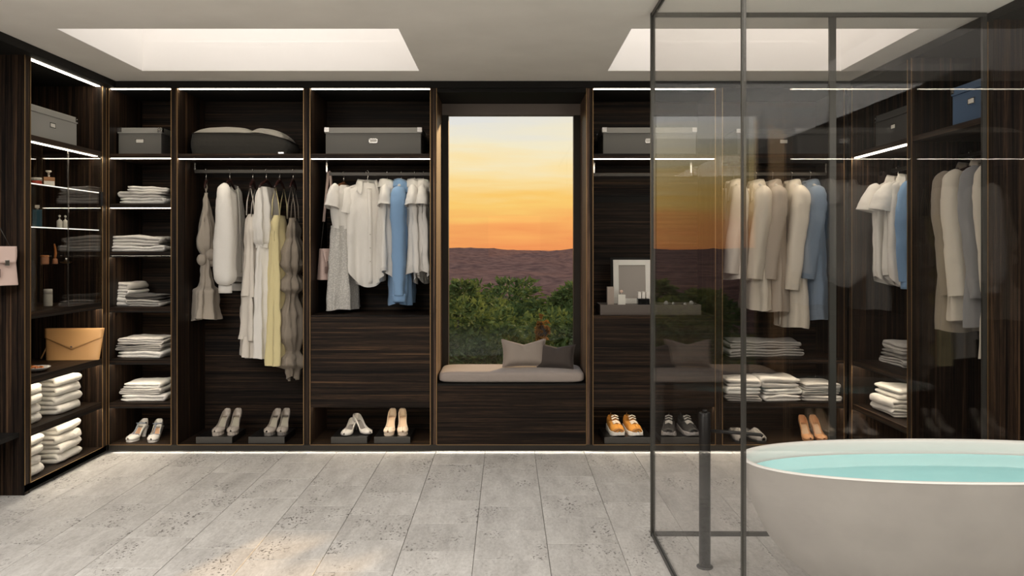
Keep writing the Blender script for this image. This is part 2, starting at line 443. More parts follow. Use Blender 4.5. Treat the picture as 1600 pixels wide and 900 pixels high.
def rail(u, x0, x1, y, z, zt, r=.009):
    mb = MB(); mb.box(x0, x1, y - .006, y + .006, z - .014, z + .010); mb.build('hanging_rail', BRONZE, u, world=True)
    for x in (x0 + .004, x1 - .004):
        MB().box(x - .006, x + .006, y - .007, y + .007, z + .011, zt).build('rail_bracket', CHROME, u, world=True)

A0, A1 = -2.902, -2.452; B0, B1 = -2.404, -1.486; C0, C1 = -1.434, -.561; D0, D1 = .631, 1.519; E0, E1 = 1.575, 2.458
SA = [(2.155, 2.187), (1.792, 1.822), (1.440, 1.470), (1.037, 1.065), (.656, .684), (.337, .366)]
uA = back_unit('narrow dark wood shelf unit with six shelves of folded clothes, left corner', A0 - .046, A0, A1, A1 + .0235, SA,
               [(ZT, LED), (2.155, LED), (1.792, LED), (1.440, LED_SOFT), (1.037, LED_SOFT), (.656, LED_SOFT), (.337, LED_SOFT)])
uB = back_unit('wide dark wood wardrobe bay with long dresses, no drawer', B0 - .0235, B0, B1, B1 + .0255, [(2.152, 2.187)], [(ZT, LED), (2.152, LED)],
               [(ZB, 1.905), (1.95, ZT)])
uC = back_unit('dark wood wardrobe bay with shirts over a deep drawer, left of the window', C0 - .0255, C0, C1, C1 + .0245, [(2.152, 2.187)], [(ZT, LED), (2.152, LED)])
uD = back_unit('dark wood wardrobe bay with an empty rail, right of the window', D0 - .0225, D0, D1, D1 + .0275, [(2.152, 2.187)], [(ZT, LED), (2.152, LED)],
               [(ZB, 1.86), (1.915, ZT)])
uE = back_unit('dark wood wardrobe bay with coats over two shelves, behind the glass', E0 - .0275, E0, E1, E1 + .025, [(2.152, 2.187), (.665, .690), (.337, .368)],
               [(2.152, LED_SOFT), (.665, LED_SOFT), (.337, LED_SOFT)])
for u, a, b in ((uB, B0, B1), (uC, C0, C1), (uD, D0, D1), (uE, E0, E1)):
    MB().box(a, b, D - .012, D + .02, 1.84, 1.96).build('dark_back_batten', W_BLACK, u, world=True)
rail(uB, B0 + .02, B1 - .02, .27, 2.085, 2.151)
rail(uC, C0 + .055, C1 - .003, .27, 2.065, 2.151)
rail(uD, D0 + .03, D1 - .11, .27, 2.060, 2.151)
rail(uE, E0 + .02, E1 - .02, .27, 2.065, 2.151)
for u, a, b in ((uC, C0, C1), (uD, D0, D1)):
    MB().box(a + .002, b - .002, .004, .026, .334, .992).build('drawer_front', W_H, u, world=True)
    MB().box(a + .001, b - .001, .003, D - .02, .994, 1.006).build('counter_board', W_SX, u, world=True)
    MB().box(a + .001, b - .001, .03, D - .02, .345, .357).build('drawer_base', W_BLACK, u, world=True)
    MB().box(a + .004, b - .004, .030, .062, .339, .3448).build('led_strip', LED_SOFT, u, world=True)
# window seat
bench = thing('window_bench', 'dark wood window seat base between the wardrobe bays', 'bench', (.03, .25, 0))
MB().box(XL + .002, XR - .002, .004, .026, .064, .494).build('front_panel', W_H, bench, world=True)
MB().box(XL + .002, XR - .002, .004, .452, .494, .506).build('seat_board', W_BLACK, bench, world=True)
MB().box(XL + .002, XR - .002, .03, .44, .03, .062).build('base_board', W_BLACK, bench, world=True)
for x in (XL - .002, XR + .002): brass_line(bench, x)
MB().box(XL, XR, -.003, -.0001, ZB - .003, ZB + .001).build('brass_edge', BRASS, bench, world=True)

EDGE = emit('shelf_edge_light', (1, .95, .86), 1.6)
# left wall unit, its open side facing right
LX, LB = -2.916, -3.47
LY0, LY1 = -.948, -.072
uL = thing('wardrobe_unit', 'dark wood shelf unit on the left wall with glass doors over towel shelves', 'wardrobe', (-3.2, -.5, 0))
MB().box(LB, LX, -1.006, LY0, ZB * 0, ZT).build('side_panel', W_V, uL, world=True)
MB().box(LB, LX, LY1, -.016, .02, ZT).build('side_panel', W_V, uL, world=True)
MB().box(LB - .02, LB, -1.006, -.016, .02, ZT).build('back_panel', W_H, uL, world=True)
MB().box(LB, LX, LY0, LY1, .02, ZB).build('bottom_board', W_SY, uL, world=True)
shL = {}
for z0, z1 in [(2.160, 2.192), (1.07, 1.104), (.668, .702), (.352, .386)]:
    shL[z0] = MB().box(LB, LX - .004, LY0, LY1, z0, z1).build('shelf', W_SY, uL, world=True)
for z in (1.90, 1.63, 1.385):
    x1 = LX - .03 if z > 1.5 else LX - .16
    gs = MB().box(LB, x1, LY0 + .002, LY1 - .002 if z > 1.5 else -.45, z - .009, z).build('glass_shelf', G_CLEAR, uL, world=True)
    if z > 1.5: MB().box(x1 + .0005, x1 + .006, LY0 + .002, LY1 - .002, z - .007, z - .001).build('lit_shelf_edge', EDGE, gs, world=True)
for z, m in ((ZT, LED), (2.160, LED), (1.07, LED_SOFT), (.668, LED_SOFT), (.352, LED_SOFT)):
    x = LX - .014 if z != 2.160 else LX - .034
    if m is LED_SOFT: MB().box(x + .003, x + .0098, LY0 + .001, LY1 - .001, z - .010, z - .0002).build('shelf_lip', W_BLACK, shL.get(z, uL), world=True)
    MB().box(x - .030, x, LY0 + .004, LY1 - .004, z - .004, z - .0002).build('led_strip', m, shL.get(z, uL), world=True)
for y in (-1.006 + .002, LY0 + .002, LY1 - .002, -.020):
    MB().box(LX, LX + .004, y - .0022, y + .0022, .062, ZT).build('brass_edge', BRASS, uL, world=True)
MB().box(LX, LX + .003, LY0, LY1, ZB - .003, ZB + .001).build('brass_edge', BRASS, uL, world=True)
for a, b in ((LY0 + .002, -.512), (-.508, LY1 - .002)):
    gd = MB().box(LX - .010, LX - .004, a, b, 1.106, 2.158).build('glass_door', G_DOOR, uL, world=True)
MB().box(LX - .011, LX - .0035, -.5118, -.5082, 1.106, 2.158).build('door_edge', CHROME, gd, world=True)
MB().box(LX - .003, LX + .008, LY1 - .02, LY1 - .008, 1.80, 1.90).build('door_handle', BLACKM, gd, world=True)
# alcove nearer the camera, at the frame edge
uN = thing('wardrobe_alcove', 'open dark wood alcove with a low shelf, cut by the left edge', 'wardrobe', (-3.2, -1.6, 0))
MB().box(LB - .02, LB, -6.5, -1.008, 0, ZT).build('back_panel', W_V, uN, world=True)
MB().box(LB, LX - .03, -4.2, -1.008, .352, .380).build('shelf', W_BLACK, uN, world=True)
MB().box(LB + .22, LB + .23, -1.30, -1.008, 1.993, 2.003).build('hanging_rail', BRONZE, uN, world=True)

# right wall unit, its open side facing left
RX, RB = 2.49, 3.05
uF = thing('wardrobe_unit', 'dark wood bay on the right wall with white tops over lit shelves', 'wardrobe', (2.77, -.45, 0))
uG = thing('wardrobe_unit', 'unlit dark wood bay with long coats, far right behind the glass', 'wardrobe', (2.77, -1.3, 0))
for u, a, b, pa, pb in ((uF, -.868, -.072, -.895, -.016), (uG, -1.700, -.923, -1.745, -.8955)):
    MB().box(RX, RB, pa, a, 0 if pa < -1.7 else .02, ZT).build('side_panel', W_V, u, world=True)
    MB().box(RX, RB, b, pb, .02, ZT).build('side_panel', W_V, u, world=True)
    MB().box(RB, RB + .02, pa, pb, .02, ZT).build('back_panel', W_V, u, world=True)
    MB().box(RX, RB, a, b, .02, ZB).build('bottom_board', W_SY, u, world=True)
    MB().box(RX + .004, RB, a, b, 2.150, 2.182).build('shelf', W_SY, u, world=True)
    for y in (a + .0022 - .004, b - .0022 + .004):
        MB().box(RX - .004, RX, y - .0022, y + .0022, .062, ZT).build('brass_edge', BRASS, u, world=True)
    y0, y1, x, z = a + .02, b - .02, 2.77, 2.055
    MB().box(x - .006, x + .006, y0, y1, z - .014, z + .010).build('hanging_rail', BRONZE, u, world=True)
    for y in (y0 + .004, y1 - .004):
        MB().box(x - .007, x + .007, y - .006, y + .006, z + .011, 2.149).build('rail_bracket', CHROME, u, world=True)
for z0, z1 in ((.664, .692), (.345, .374)):
    MB().box(RX + .004, RB, -.868, -.072, z0, z1).build('shelf', W_SY, uF, world=True)
for z, m in ((2.150, LED), (.664, LED_SOFT), (.345, LED_SOFT)):
    if m is LED_SOFT: MB().box(RX + .004, RX + .011, -.867, -.073, z - .010, z - .0002).build('shelf_lip', W_BLACK, uF, world=True)
    MB().box(RX + .014, RX + .054, -.864, -.076, z - .004, z - .0002).build('led_strip', m, uF, world=True)
uR = thing('wardrobe_alcove', 'plain dark vertical-grained panel wall at the right edge', 'wardrobe', (2.8, -2.0, 0))
MB().box(RB, RB + .02, -2.6, -1.747, 0, ZT).build('back_panel', W_V, uR, world=True)

# ------------------------------------------------------------------ glass partition round the bath
GX, GY = .757, -1.687
gp = thing('glass_partition', 'smoked glass bathroom partition with slim dark metal frame around the bath', 'partition', (1.6, GY, 0))
def bar(n, *b): MB().box(*b).build(n, METAL, gp, world=True)
bar('frame_post', GX - .011, GX + .011, GY - .011, GY + .011, .0, HC - .001)
bar('frame_post', GX - .007, GX + .007, -3.287, -3.273, .022, HC - .023)
bar('frame_post', 1.672, 1.706, GY - .009, GY + .009, .022, HC - .023)
bar('frame_post', 2.466, 2.488, GY - .009, GY + .009, .022, HC - .023)
bar('frame_rail', GX + .012, 2.488, GY - .009, GY + .009, .0005, .0215)
bar('frame_rail', GX + .012, 2.488, GY - .009, GY + .009, HC - .022, HC - .001)
bar('frame_rail', GX - .008, GX + .008, -4.9, GY - .012, .0005, .0215)
bar('frame_rail', GX - .008, GX + .008, -4.9, GY - .012, HC - .022, HC - .001)
def pane(*b): MB().box(*b).build('glass_pane', G_WALL, gp, world=True)
pane(GX - .004, GX + .004, -3.272, GY - .012, .022, HC - .023)
pane(GX - .004, GX + .004, -4.9, -3.288, .022, HC - .023)
pane(GX + .012, 1.671, GY - .004, GY + .004, .022, HC - .023)
pane(1.707, 2.465, GY - .004, GY + .004, .022, HC - .023)

# ------------------------------------------------------------------ hanging clothes
def lerp_rows(rows, z):
    for a, b in zip(rows, rows[1:]):
        if a[0] >= z >= b[0]:
            t = (a[0] - z) / max(1e-6, a[0] - b[0]); t = t * t * (3 - 2 * t) * .5 + t * .5
            return [p + (q - p) * t for p, q in zip(a[1:], b[1:])]
    return list(rows[-1][1:])
def nz3(x, y, z, f, sd): return noise.noise(Vector((x * f + sd * 7.3, y * f + sd * 3.1, z * f - sd * 5.7)))
def body(mb, rows, seed, nu=56, nv=44, k=(5, 8, 13), hem=0.0, rough=.004, folds=1.0):
    """tube of cloth. rows: (z, half width, half depth, fold depth[, x shift])"""
    rn = random.Random(seed); ph = [rn.uniform(0, 6.28) for _ in range(6)]
    rows = [r if len(r) == 5 else (*r, 0.0) for r in rows]
    z0, z1 = rows[0][0], rows[-1][0]
    def fn(u, v):
        th = 2 * pi * u; z = z0 + (z1 - z0) * v
        w, d, am, sx = lerp_rows(rows, z)
        am *= folds * 1.5
        c, s_ = cos(th), sin(th)
        fo = (sin(k[0] * th + ph[0] + 1.2 * z) * .5 + sin(k[1] * th + ph[1] - 1.6 * z) * .35 + sin(k[2] * th + ph[2]) * .15) * am
        x = w * abs(c) ** .85 * (1 if c > 0 else -1) + sx + fo * .5 * c
        y = d * s_ + fo * (.35 + .65 * abs(s_)) * (1 if s_ >= 0 else -1)
        n = nz3(x, y, z, 9, seed) * rough * 2.2 + nz3(x, y, z, 23, seed) * rough
        y += n * (1 if s_ >= 0 else -1); x += nz3(y, z, x, 6, seed) * rough
        zz = z
        if v > .8: zz += hem * (v - .8) / .2 * (abs(c) ** 2) + .006 * sin(3 * th + ph[3]) * (v - .8) / .2
        return (x, y, zz)
    mb.grid(fn, nu, nv, cu=True)
def sleeve(mb, side, sh, path, radii, seed, flat=.62, nv=26, nu=18, wr=.006):
    """sh: shoulder point; path: offsets from it; radii along it"""
    rn = random.Random(seed * 3 + side); ph = rn.uniform(0, 6)
    P = [Vector((sh[0] * side + p[0] * side, sh[1] + p[1], sh[2] + p[2])) for p in path]
    def at(v):
        t = v * (len(P) - 1); i = min(int(t), len(P) - 2); f = t - i
        p0 = P[max(i - 1, 0)]; p1 = P[i]; p2 = P[i + 1]; p3 = P[min(i + 2, len(P) - 1)]
        return .5 * ((2 * p1) + (p2 - p0) * f + (2 * p0 - 5 * p1 + 4 * p2 - p3) * f * f + (3 * p1 - p0 - 3 * p2 + p3) * f ** 3)
    def rad(v):
        t = v * (len(radii) - 1); i = min(int(t), len(radii) - 2); f = t - i; f = f * f * (3 - 2 * f); return radii[i] + (radii[i + 1] - radii[i]) * f
    def fn(u, v):
        th = 2 * pi * u; c = at(v); tn = (at(min(1, v + .02)) - at(max(0, v - .02))).normalized()
        a = tn.cross(Vector((0, 1, 0))).normalized(); b = a.cross(tn)
        r = rad(v); w = 1 + .10 * sin(4 * th + ph + 3 * v) * v
        q = c + a * cos(th) * r * w + b * sin(th) * r * w * flat
        n = nz3(q.x, q.y, q.z, 12, seed) * wr + nz3(q.x, q.y, q.z * 2.2, 20, seed + 1) * wr * .8
        return q + (a * cos(th) + b * sin(th)) * n
    mb.grid(fn, nu, nv, cu=True)
def collar(z0, rx, ry, stand=.028, fall=.055, point=.05, open_=.10, seed=0, front=-1):
    mb = MB()
    def fn(u, v):
        th = -pi / 2 + 2 * pi * (open_ + (1 - 2 * open_) * u)     # from the front, round the back
        fr = max(0, 1 - min(u, 1 - u) * 5.5)
        flare = .012 + .014 * fr
        if v < .5:
            t = v / .5; r = 1 - .06 * t; z = z0 + stand * t * (1 - .35 * fr)
        else:
            t = (v - .5) / .5; r = .94 + (flare / rx + .12) * t; z = z0 + stand * (1 - .35 * fr) - (fall + point * fr) * t
        x = rx * r * cos(th); y = ry * r * sin(th) - (.012 * t * fr if v >= .5 else 0)
        return (x, y, z + nz3(x, y, z, 20, seed) * .004)
    mb.grid(fn, 40, 8); return mb
def hanger(name_lbl, rx, y, z, rz, bar_mat, bar=True, half=.19, drop=.055):
    h = thing('clothes_hanger', name_lbl, 'hanger', (rx, y, z), rz)
    mb = MB()
    pts = [(-.012 * cos(a) - .0 , 0, .010 + .014 * sin(a)) for a in [R(-40), R(0), R(45), R(90), R(135), R(180)]] + [(.012, 0, -.004), (.004, 0, -.022), (0, 0, -.045), (0, 0, -.066)]
    mb.tube(pts, .0022, 6); mb.build('hook', CHROME, h, smooth=True)
    if bar:
        b = MB(); n = 14
        pts = [(x * half / 7, 0, -.078 - drop * abs(x / 7) ** 1.6) for x in range(-7, 8)]
        b.tube(pts, [.007 + .008 * (1 - abs(x) / 7) for x in range(-7, 8)], 8)
        b.tube([(0, 0, -.06), (0, 0, -.075)], .011, 8)
        b.build('bar', bar_mat, h, smooth=True)
    return h
def wearable(name, label, cat, hang_lbl, px, Yr, z, ang, bar_mat, group=None, at=None, bar=True, half=.19):
    x = wx(px, Yr) if at is None else at
    hanger(hang_lbl, x, Yr, z, R(ang), bar_mat, bar, half)
    return thing(name, label, cat, (x, Yr, z), R(ang), group)

def shirt(root, m, seed, L=.80, sleeves='short', wide=.205, deep=.055, hem=.09, col=True, buttons=False, taper=1.0, drop=.0):
    mb = MB()
    w = wide
    body(mb, [(-.075 - drop, .060, .050 - drop * .6, 0), (-.095 - drop, .085, .052 - drop * .5, 0), (-.125 - drop * .7, .150, .048 - drop * .2, .002), (-.165, w - .01, deep, .004), (-.26, w, deep + .008, .010),
              (-.45, w * taper, deep + .012, .020), (-L + .1, w * taper, deep + .018, .030), (-L, w * taper - .01, deep + .02, .032)], seed, hem=hem)
    mb.build('body', m, root, smooth=True)
    for sd in (-1, 1):
        mb = MB()
        if sleeves == 'short':
            sleeve(mb, sd, (w - .055, 0, -.135), [(0, 0, 0), (.035, 0, -.03), (.062, .0, -.09), (.078, 0, -.165)], [.045, .060, .074, .088], seed + sd, flat=.58)
        elif sleeves == 'cap':
            sleeve(mb, sd, (w - .06, 0, -.13), [(0, 0, 0), (.035, 0, -.025), (.058, 0, -.07), (.07, 0, -.125)], [.045, .058, .072, .080], seed + sd, flat=.6)
        elif sleeves == 'long':
            sl = L * .78
            sleeve(mb, sd, (w - .055, 0, -.135), [(0, 0, 0), (.045, 0, -.045), (.068, -.005, -.17), (.075, -.012, -sl * .6), (.068, -.015, -sl)], [.045, .066, .068, .06, .046], seed + sd, flat=.85, wr=.009)
        elif sleeves == 'puff':
            sl = L * .92
            sleeve(mb, sd, (w - .055, 0, -.12), [(0, 0, 0), (.045, 0, -.05), (.066, -.005, -.2), (.075, -.012, -sl * .62), (.075, -.015, -sl * .93), (.07, -.015, -sl)],
                   [.03, .05, .066, .082, .078, .045], seed + sd, flat=.95, wr=.009)
        so = mb.build('sleeve', m, root, smooth=True)
        if sleeves in ('long', 'puff'):
            sl = L * (.78 if sleeves == 'long' else .92); c = MB(); x = sd * (w - .055 + (.068 if sleeves == 'long' else .07))
            r = .047 if sleeves == 'long' else .046
            c.grid(lambda u, v: (x + r * .62 * cos(2 * pi * u), -.015 + r * sin(2 * pi * u), -.135 - sl + .01 - .06 * v), 18, 3, cu=True)
            c.build('cuff', m, so, smooth=True, solid=.003)
    if col:
        collar(-.074, .078, .060, stand=.03, fall=.062, point=.055, seed=seed).build('collar', m, root, smooth=True, solid=.0025)
    p = MB()
    p.grid(lambda u, v: ((u - .5) * .03, -(.053 + (deep - .035) * min(1, v * 3)) - .012 * v - .006, -.115 - (L - .14) * v), 2, 24)
    po = p.build('placket', m, root, smooth=True, solid=.002)
    if buttons:
        for i in range(6): MB().cbox(0, -(.053 + (deep - .035) * min(1, i / 7 * 3)) - .012 * i / 7 - .0085, -.16 - i * (L - .25) / 6, .009, .003, .009).build('button', plain('pearl_button', (.5, .47, .42), .3), po)

WOODH = plain('hanger_brown_wood', (.17, .07, .03), .4); DARKH = plain('hanger_dark_wood', (.035, .014, .012), .35); WHITEH = plain('hanger_white', (.75, .72, .68), .5)
C_WHITE = cloth('white_cotton', (.80, .775, .73)); C_CREAM = cloth('cream_wool', (.72, .66, .56)); C_BEIGE = cloth('beige_linen', (.42, .37, .31))
C_TAUPE = cloth('taupe_gauze', (.30, .255, .205)); C_BLUE = cloth('sky_blue_cotton', (.23, .38, .60)); C_YEL = cloth('pale_yellow_linen', (.74, .65, .36))
C_OFF = cloth('off_white_silk', (.72, .67, .60)); C_LACE = lace('white_lace', (.66, .64, .60)); C_GREY = cloth('grey_wool', (.26, .26, .27))
C_STONE = cloth('stone_wool', (.45, .40, .345)); C_SLATE = cloth('slate_blue_cotton', (.20, .25, .32)); C_ROSE = cloth('rose_beige_wool', (.46, .36, .31))
C_DARK = cloth('charcoal_cotton', (.06, .055, .05))

YB = .27
# bay B: dresses
ZR = 2.085
t = wearable('dress', 'short beige dress tied in a big knot, hanging leftmost in the dress bay', 'dress', 'dark hanger holding the knotted beige dress', 322, YB, ZR, 98, DARKH, half=.05)
mb = MB()
body(mb, [(-.165, .010, .010, 0), (-.25, .03, .022, .004), (-.38, .06, .040, .010), (-.52, .09, .062, .016), (-.58, .085, .058, .016), (-.635, .05, .04, .012)], 3, nv=30, rough=.006)
body(mb, [(-.635, .05, .04, .010), (-.70, .04, .030, .008), (-.80, .05, .034, .012), (-.88, .07, .046, .016), (-.905, .13, .078, .02), (-1.0, .125, .072, .026), (-1.14, .14, .085, .03)], 4, nv=40, rough=.006, hem=.03)
mb.build('body', C_BEIGE, t, smooth=True)
mb = MB()
for q in range(5):
    a = q * 1.256
    mb.grid(lambda u, v: (.045 * cos(a) + (.046 + .012 * sin(7 * u * 6.28)) * sin(pi * v) * cos(2 * pi * u), .034 * sin(a * 2) - .01 + .036 * sin(2 * pi * u) * sin(pi * v), -.655 + .034 * sin(a) + .046 * cos(pi * v)), 16, 8, cu=True)
mb.build('knot', C_BEIGE, t, smooth=True)
mb = MB(); mb.tube([(.0, 0, -.075), (-.008, -.01, -.12), (-.008, 0, -.17)], .004, 6); mb.tube([(.0, 0, -.075), (.008, .01, -.12), (.008, 0, -.17)], .004, 6); mb.build('strap', C_BEIGE, t, smooth=True)

t = wearable('blouse', 'white blouse with long full sleeves gathered at the cuff, in the dress bay', 'blouse', 'dark hanger holding the white full-sleeved blouse', 359, YB, ZR, 94, DARKH, half=.14)
shirt(t, C_WHITE, 11, L=.80, sleeves='puff', wide=.160, deep=.048, col=False, hem=.02, drop=.05)

def straps(root, m, xs, z0, z1, y=.03, r=.004):
    for x in (-xs, xs):
        mb = MB(); mb.tube([(x * .9, -y, z1), (x, -y * .8, (z0 + z1) / 2 - .01), (x * 1.02, 0, z0), (x, y * .8, (z0 + z1) / 2), (x * .9, y, z1 + .02)], r, 6)
        mb.build('strap', m, root, smooth=True)
t = wearable('dress', 'off-white tiered slip dress on thin straps, second dress from the left', 'dress', 'dark hanger holding the off-white tiered slip dress', 395, YB, ZR, 98, DARKH, half=.12)
mb = MB()
body(mb, [(-.33, .055, .03, .0), (-.37, .10, .045, .004), (-.46, .135, .055, .008), (-.58, .12, .048, .010), (-.66, .135, .055, .014), (-.95, .165, .075, .024)], 5, nv=34)
mb.build('bodice', C_OFF, t, smooth=True)
mb = MB(); body(mb, [(-.93, .155, .066, .02), (-1.05, .165, .072, .026), (-1.27, .175, .078, .03)], 6, nv=20); mb.build('middle_tier', C_OFF, t, smooth=True)
mb = MB(); body(mb, [(-1.245, .165, .07, .024), (-1.40, .17, .076, .03)], 7, nv=10); mb.build('lower_tier', C_OFF, t, smooth=True)
straps(t, C_OFF, .105, -.12, -.36)

t = wearable('dress', 'white sleeveless dress gathered at the waist, between off-white and yellow dresses', 'dress', 'dark hanger holding the white gathered-waist dress', 416, YB, ZR, 86, DARKH, half=.14)
mb = MB()
body(mb, [(-.125, .13, .030, .004), (-.17, .15, .042, .010), (-.30, .155, .055, .018), (-.42, .165, .062, .026), (-.535, .15, .055, .022), (-.57, .115, .042, .014)], 8, nv=24, k=(6, 11, 17), rough=.006)
mb.build('bodice', C_WHITE, t, smooth=True)
mb = MB(); body(mb, [(-.57, .115, .042, .014), (-.62, .135, .05, .02), (-.9, .16, .068, .026), (-1.41, .185, .09, .034)], 9, nv=36, k=(6, 10, 15)); mb.build('skirt', C_WHITE, t, smooth=True)
mb = MB(); body(mb, [(-.555, .122, .047, .014), (-.585, .122, .047, .014)], 8, nv=3); mb.build('waistband', C_WHITE, t, smooth=True)

t = wearable('dress', 'pale yellow linen slip dress on thin straps', 'dress', 'dark hanger holding the pale yellow dress', 437, YB, ZR, 88, DARKH, half=.12)
mb = MB(); body(mb, [(-.34, .10, .030, .0), (-.40, .135, .042, .004), (-.55, .145, .05, .008), (-.9, .16, .066, .018), (-1.46, .185, .085, .028)], 10, nv=44)
mb.build('body', C_YEL, t, smooth=True); straps(t, C_YEL, .10, -.12, -.36)

t = wearable('dress', 'sheer taupe dress gathered into three puffed tiers, rightmost in the dress bay', 'dress', 'dark hanger holding the taupe tiered dress', 458, YB, ZR, 94, DARKH, half=.12)
mb = MB(); rows = [(-.36, .075, .03, 0), (-.44, .095, .04, .006), (-.52, .075, .035, .01)]
for z0, z1, w in ((-.53, -.78, .155), (-.79, -.93, .17), (-.94, -1.36, .175), (-1.37, -1.52, .165)):
    rows += [(z0, w * .62, .042, .012), (z0 - (z0 - z1) * .35, w, .075, .024), (z0 - (z0 - z1) * .75, w * 1.04, .08, .028), (z1, w * .64, .044, .014)]
rows += [(-1.60, .06, .03, .02)]
body(mb, rows, 12, nv=90, k=(6, 9, 14), rough=.007, hem=.05); mb.build('body', C_TAUPE, t, smooth=True); straps(t, C_TAUPE, .07, -.12, -.38)

# bay C: shirts
ZR = 2.065
t = wearable('dress', 'white lace dress with short sleeves on a brown wooden hanger', 'dress', 'brown wooden hanger holding the white lace dress', 537, YB, ZR, 76, WOODH, half=.17)
mb = MB(); body(mb, [(-.09, .075, .045, 0), (-.115, .12, .045, .002), (-.16, .165, .055, .004), (-.28, .175, .06, .008), (-.42, .15, .055, .012)], 20, nv=24); mb.build('yoke', C_WHITE, t, smooth=True)
mb = MB(); body(mb, [(-.40, .152, .058, .012), (-.55, .155, .06, .014), (-.75, .165, .07, .022), (-1.03, .18, .085, .03)], 21, nv=30); mb.build('skirt', C_LACE, t, smooth=True)
for sd in (-1, 1):
    mb = MB(); sleeve(mb, sd, (.12, 0, -.12), [(0, 0, 0), (.035, 0, -.03), (.06, 0, -.08), (.075, 0, -.15)], [.045, .06, .074, .084], 22 + sd, flat=.58); mb.build('sleeve', C_WHITE, t, smooth=True)
t = wearable('shirt', 'white collared shirt turned to face the room beside the lace dress', 'shirt', 'white hanger holding the shirt turned to face the room', 574, YB, ZR, 24, WHITEH)
shirt(t, C_WHITE, 30, L=.86, sleeves='short', wide=.165, deep=.055, hem=.13, buttons=True, taper=1.02)
t = wearable('shirt', 'white collared shirt hanging edge-on, just left of the blue shirt', 'shirt', 'white hanger holding the shirt left of the blue one', 605, YB, ZR, 92, WHITEH)
shirt(t, C_WHITE, 31, L=.84, sleeves='cap', wide=.17, deep=.048, hem=.10)
t = wearable('shirt', 'long sky blue shirt with long sleeves', 'shirt', 'white hanger holding the sky blue shirt', 627, YB, ZR, 88, WHITEH)
shirt(t, C_BLUE, 32, L=1.0, sleeves='long', wide=.165, deep=.06, hem=.02)
t = wearable('shirt', 'white collared shirt hanging edge-on, just right of the blue shirt', 'shirt', 'white hanger holding the shirt right of the blue one', 648, YB, ZR, 90, WHITEH)
shirt(t, C_WHITE, 33, L=.84, sleeves='cap', wide=.17, deep=.048, hem=.10)
t = wearable('shirt', 'white collared shirt half hidden by the post left of the window', 'shirt', 'white hanger holding the shirt half hidden by the window-side post', 661.5, YB, ZR, 92, WHITEH)
shirt(t, C_WHITE, 34, L=.84, sleeves='cap', wide=.165, deep=.045, hem=.10)

# bay E: coats behind the glass
def coat(root, m, seed, L=1.05, wide=.178, deep=.065, sl=.66):
    mb = MB()
    body(mb, [(-.075, .062, .052, 0), (-.095, .088, .055, 0), (-.125, .155, .052, .002), (-.17, wide, deep, .003), (-.4, wide + .005, deep + .012, .008), (-L, wide + .03, deep + .03, .016)], seed, nv=36)
    mb.build('body', m, root, smooth=True)
    for sd in (-1, 1):
        mb = MB(); sleeve(mb, sd, (wide - .05, 0, -.135), [(0, 0, 0), (.04, -.005, -.05), (.052, -.02, -.2), (.050, -.05, -sl * .6), (.045, -.075, -sl)], [.05, .072, .075, .068, .060], seed + sd, flat=.9, wr=.006)
        mb.build('sleeve', m, root, smooth=True)
    collar(-.078, .072, .062, stand=.03, fall=.07, point=.10, open_=.13, seed=seed).build('collar', m, root, smooth=True, solid=.004)
    for sd in (-1, 1):
        mb = MB(); mb.grid(lambda u, v: (sd * (.012 + (.055 + .02 * sin(pi * v)) * u * (1 - v * .75)), -(deep + .006) - .008 * (1 - u) - .004, -.115 - .24 * v), 4, 10)
        mb.build('lapel', m, root, smooth=True, solid=.004)
        mb = MB(); mb.cbox(sd * .12, -(deep + .020), -.62, .12, .006, .045); mb.build('pocket_flap', m, root, bevel=.002)
    mb = MB(); mb.grid(lambda u, v: ((u - .3) * .05, -(deep + .006) - .028 * v, -.34 - (L - .35) * v), 2, 14); mb.build('front_edge', m, root, smooth=True, solid=.004)
ZR = 2.065
t = wearable('coat', 'off-white coat seen through the window reflection, first on the coat rail', 'coat', 'white hanger holding the first off-white coat', 1146, YB, ZR, -88, WHITEH); coat(t, C_OFF, 40, L=.80, sl=.62)
t = wearable('coat', 'cream long-sleeved coat right of the black glass post', 'coat', 'white hanger holding the cream coat by the post', 1181, YB, ZR, -86, WHITEH); coat(t, C_CREAM, 41, L=1.03)
t = wearable('coat', 'taupe coat between the two cream coats', 'coat', 'white hanger holding the taupe coat', 1207, YB, ZR, -92, WHITEH); coat(t, C_STONE, 42, L=1.04)
t = wearable('coat', 'longest cream coat, in the middle of the coat rail', 'coat', 'white hanger holding the longest cream coat', 1237, YB, ZR, -86, WHITEH); coat(t, C_CREAM, 43, L=1.16, sl=.74)
t = wearable('coat', 'slate blue coat at the right of the coat rail', 'coat', 'white hanger holding the slate blue coat', 1266, YB, ZR, -92, WHITEH); coat(t, C_SLATE, 44, L=1.10)
# bay F: white tops facing the camera
ZR = 2.055; FX = 2.77
for i, (y, m, lb, hl) in enumerate([(-.17, C_WHITE, 'white short-sleeved blouse furthest back on the right wall rail', 'white hanger holding the furthest blouse on the right wall'),
                                    (-.30, C_WHITE, 'second white blouse on the right wall rail, behind the blue shirt', 'white hanger holding the second blouse on the right wall'),
                                    (-.47, C_BLUE, 'bright blue shirt on the right wall rail behind the glass', 'white hanger holding the bright blue shirt on the right wall')]):
    t = wearable('shirt', lb, 'shirt', hl, 0, y, ZR, [4, -3, 3][i], WHITEH, at=[FX, FX + .02, 2.80][i], half=.16 if i < 2 else .09); shirt(t, m, 50 + i, L=.83, sleeves='short' if i < 2 else 'long', wide=[.185, .165, .115][i], deep=.05, hem=.08)
